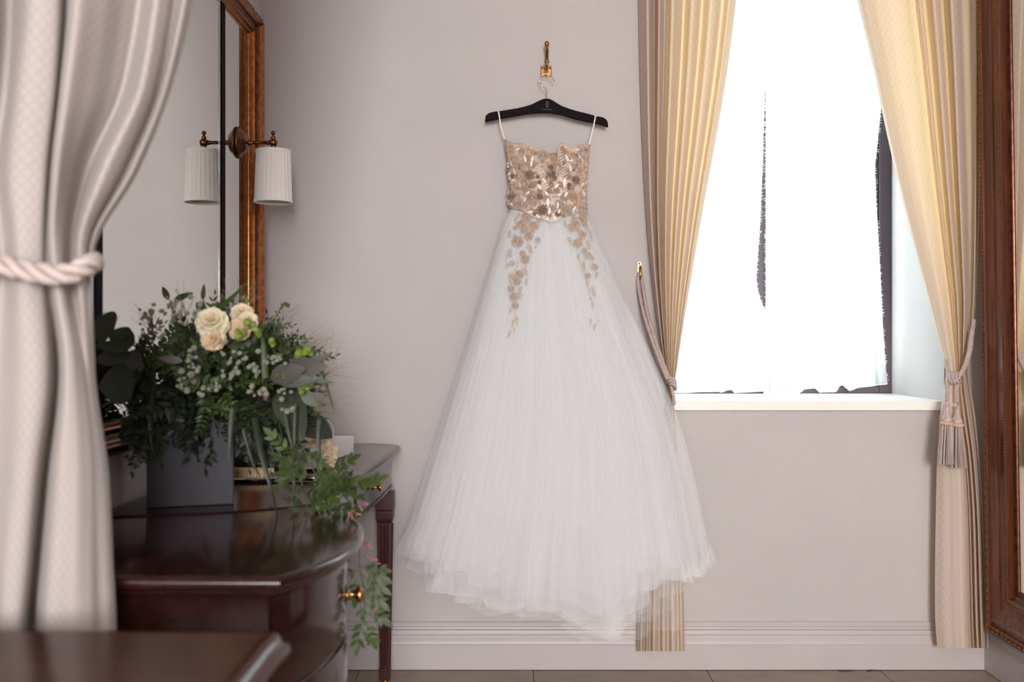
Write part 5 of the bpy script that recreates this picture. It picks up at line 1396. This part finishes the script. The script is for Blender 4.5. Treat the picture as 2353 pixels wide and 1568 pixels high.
# black box with a silver hair vine on it
bx = P(515, 0, 2.86).x
bb = thing('box', 'low black box behind the hairbrush', 'box', (bx + .05, 2.86, TT))
obj('tray', MB().box((bx - .02, 2.80, TT + .0005), (bx + .11, 2.91, TT + .030)), M_blackbox, bb, bevel=.001)
obj('lid', MB().box((bx - .022, 2.798, TT + .0305), (bx + .112, 2.912, TT + .048)), M_blackbox, bb, bevel=.001)
hv = thing('hair_vine', 'tangle of silver wire and tiny beads lying on the black box', 'hair accessory', (bx + .05, 2.84, TT + .049))
mb = MB(); bd2 = MB()
for k in range(26):
    x = bx + RB.uniform(0, .10); y = RB.uniform(2.81, 2.88); z = TT + .0495
    pts = [(x, y, z)]
    for q in range(5): pts.append((pts[-1][0] + RB.uniform(-.02, .02), pts[-1][1] + RB.uniform(-.012, .012), max(z, min(z + .030, pts[-1][2] + RB.uniform(-.012, .016)))))
    mb.tube(smoothpath(pts, 4), .0007, 4)
    for p in pts[1:]: bd2.ball(p, RB.uniform(.0012, .0022), 6, 4)
obj('wire', mb, M_silver, hv, smooth=True); obj('beads', bd2, M_bead, hv, kind='stuff')
# open white box
wb_ = thing('box', 'small open white card box beyond the cream flowers', 'box', (-.535, 3.06, TT))
A0, A1 = Vector((-.526, 2.985, 0)), Vector((-.497, 3.125, 0))
ex = (A1 - A0).normalized(); ey = Vector((-ex.y, ex.x, 0)); Lb, Wb, Hb, tb_ = .143, .085, .054, .003
Mb = Matrix(((ex.x, ey.x, 0, A0.x), (ex.y, ey.y, 0, A0.y), (0, 0, 1, TT + .0006), (0, 0, 0, 1)))
mb = MB()
for (e, z) in ((0, 0), (0, Hb), (tb_, Hb), (tb_, .003)): mb.v += [Mb @ Vector(p) for p in ((e, e, z), (Lb - e, e, z), (Lb - e, Wb - e, z), (e, Wb - e, z))]
for i in range(3):
    for k in range(4): mb.f.append((4 * i + k, 4 * i + (k + 1) % 4, 4 * i + 4 + (k + 1) % 4, 4 * i + 4 + k))
mb.f += [(3, 2, 1, 0), (12, 13, 14, 15)]
obj('tray', mb, M_paper, wb_, bevel=.0006)
# cream silk flower headpiece with a net brim
hp = thing('headpiece', 'cream silk flower hair comb in front of the white box', 'hair accessory', (-.54, 2.80, TT))
for (x, y, Y, r, f) in ((752, 1040, 2.78, .030, (.5, -1, .2)), (735, 1005, 2.80, .032, (.2, -.8, .8)), (710, 1015, 2.80, .034, (-.2, -1, .6)), (757, 1068, 2.76, .022, (.6, -1, -.1)), (678, 1000, 2.82, .024, (-.3, -1, .6))):
    t = bpy.data.objects.new('silk_flower', None); finish(t, hp); WL[t.name] = Vector((0, 0, 0))
    c_ = P(x, y, Y); q = Vector(f).to_track_quat('Z', 'Y').to_matrix().to_4x4()
    for ring, (n, tilt, sz) in enumerate(((5, .75, .7), (6, .25, 1.0))):
        for k in range(n):
            mb = MB(); w = r * sz
            mb.grid(lambda u, v: (v * w * (1.1 - .2 * (2 * u - 1) ** 2), (2 * u - 1) * w * .55 * math.sin(PI * min(1, .2 + .62 * v)), .3 * w * (2 * u - 1) ** 2 * v - .10 * w * v * v + .05 * w * math.sin(9 * u) * v), 5, 4)
            M = Matrix.Translation(c_) @ q @ Matrix.Rotation(2 * PI * (k + .4 * ring) / n, 4, 'Z') @ Matrix.Rotation(-tilt, 4, 'Y')
            mb.v = [M @ v for v in mb.v]
            for v in mb.v: v.z = max(v.z, TT + .0015)
            obj('petal', mb, M_cream, t, smooth=True)
mb = MB().tube(smoothpath([(-.60, 2.79, TT + .004), (-.56, 2.77, TT + .004), (-.52, 2.77, TT + .004), (-.50, 2.80, TT + .004)], 5), .0015, 6)
obj('comb', mb, M_silver, hp, smooth=True)
M_veil = net('grey_green_net', (0.42, 0.45, 0.42), .55, .3, .3)
c_ = P(735, 985, 2.90)
br = thing('round_brim', 'small round grey net hat brim with a white wire edge behind the silk flowers', 'hair accessory', (c_.x, c_.y, TT))
mb = MB(); q = Vector((.35, -.75, .55)).to_track_quat('Z', 'Y').to_matrix().to_4x4(); Mq = Matrix.Translation(c_ + Vector((0, 0, -.004))) @ q
mb.lathe([(0, .010), (.018, .008), (.034, .002), (.040, 0)], (0, 0, 0), (0, 0, 1), 28); mb.v = [Mq @ v for v in mb.v]
obj('net', mb, M_veil, br, smooth=True)
mb = MB().tube([Mq @ Vector((.040 * math.cos(2 * PI * k / 40), .040 * math.sin(2 * PI * k / 40), 0)) for k in range(41)], .0011, 6)
mb.tube([Mq @ Vector((.0, -.040, 0)), Vector((c_.x - .004, c_.y - .01, TT + .001))], .001, 6)
obj('wire_edge', mb, M_paper, br, smooth=True)

# two bits of twig on the floor by the skirting
M_twig = mat('dark_twig', (0.03, 0.022, 0.018), .8)
for (x, y, lab, pts_) in ((1940, 1538, 'dark twig on the floor by the skirting, longer of the two', ((-14, 1), (0, -1), (20, 0))), (2005, 1539, 'dark twig on the floor by the skirting, shorter and further right', ((-14, -1), (-4, 1), (16, 0)))):
    Yf = WB - .03
    base = P(x, 1545, Yf); o = MB()
    o.tube([(base.x + a / 660, Yf + b * .004, .0022) for a, b in pts_], .0016, 5)
    o.tube([(base.x - .004, Yf, .0022), (base.x - .02, Yf - .010, .0022)], .001, 5)
    tag(obj('twig', o, M_twig), lab, 'twig')
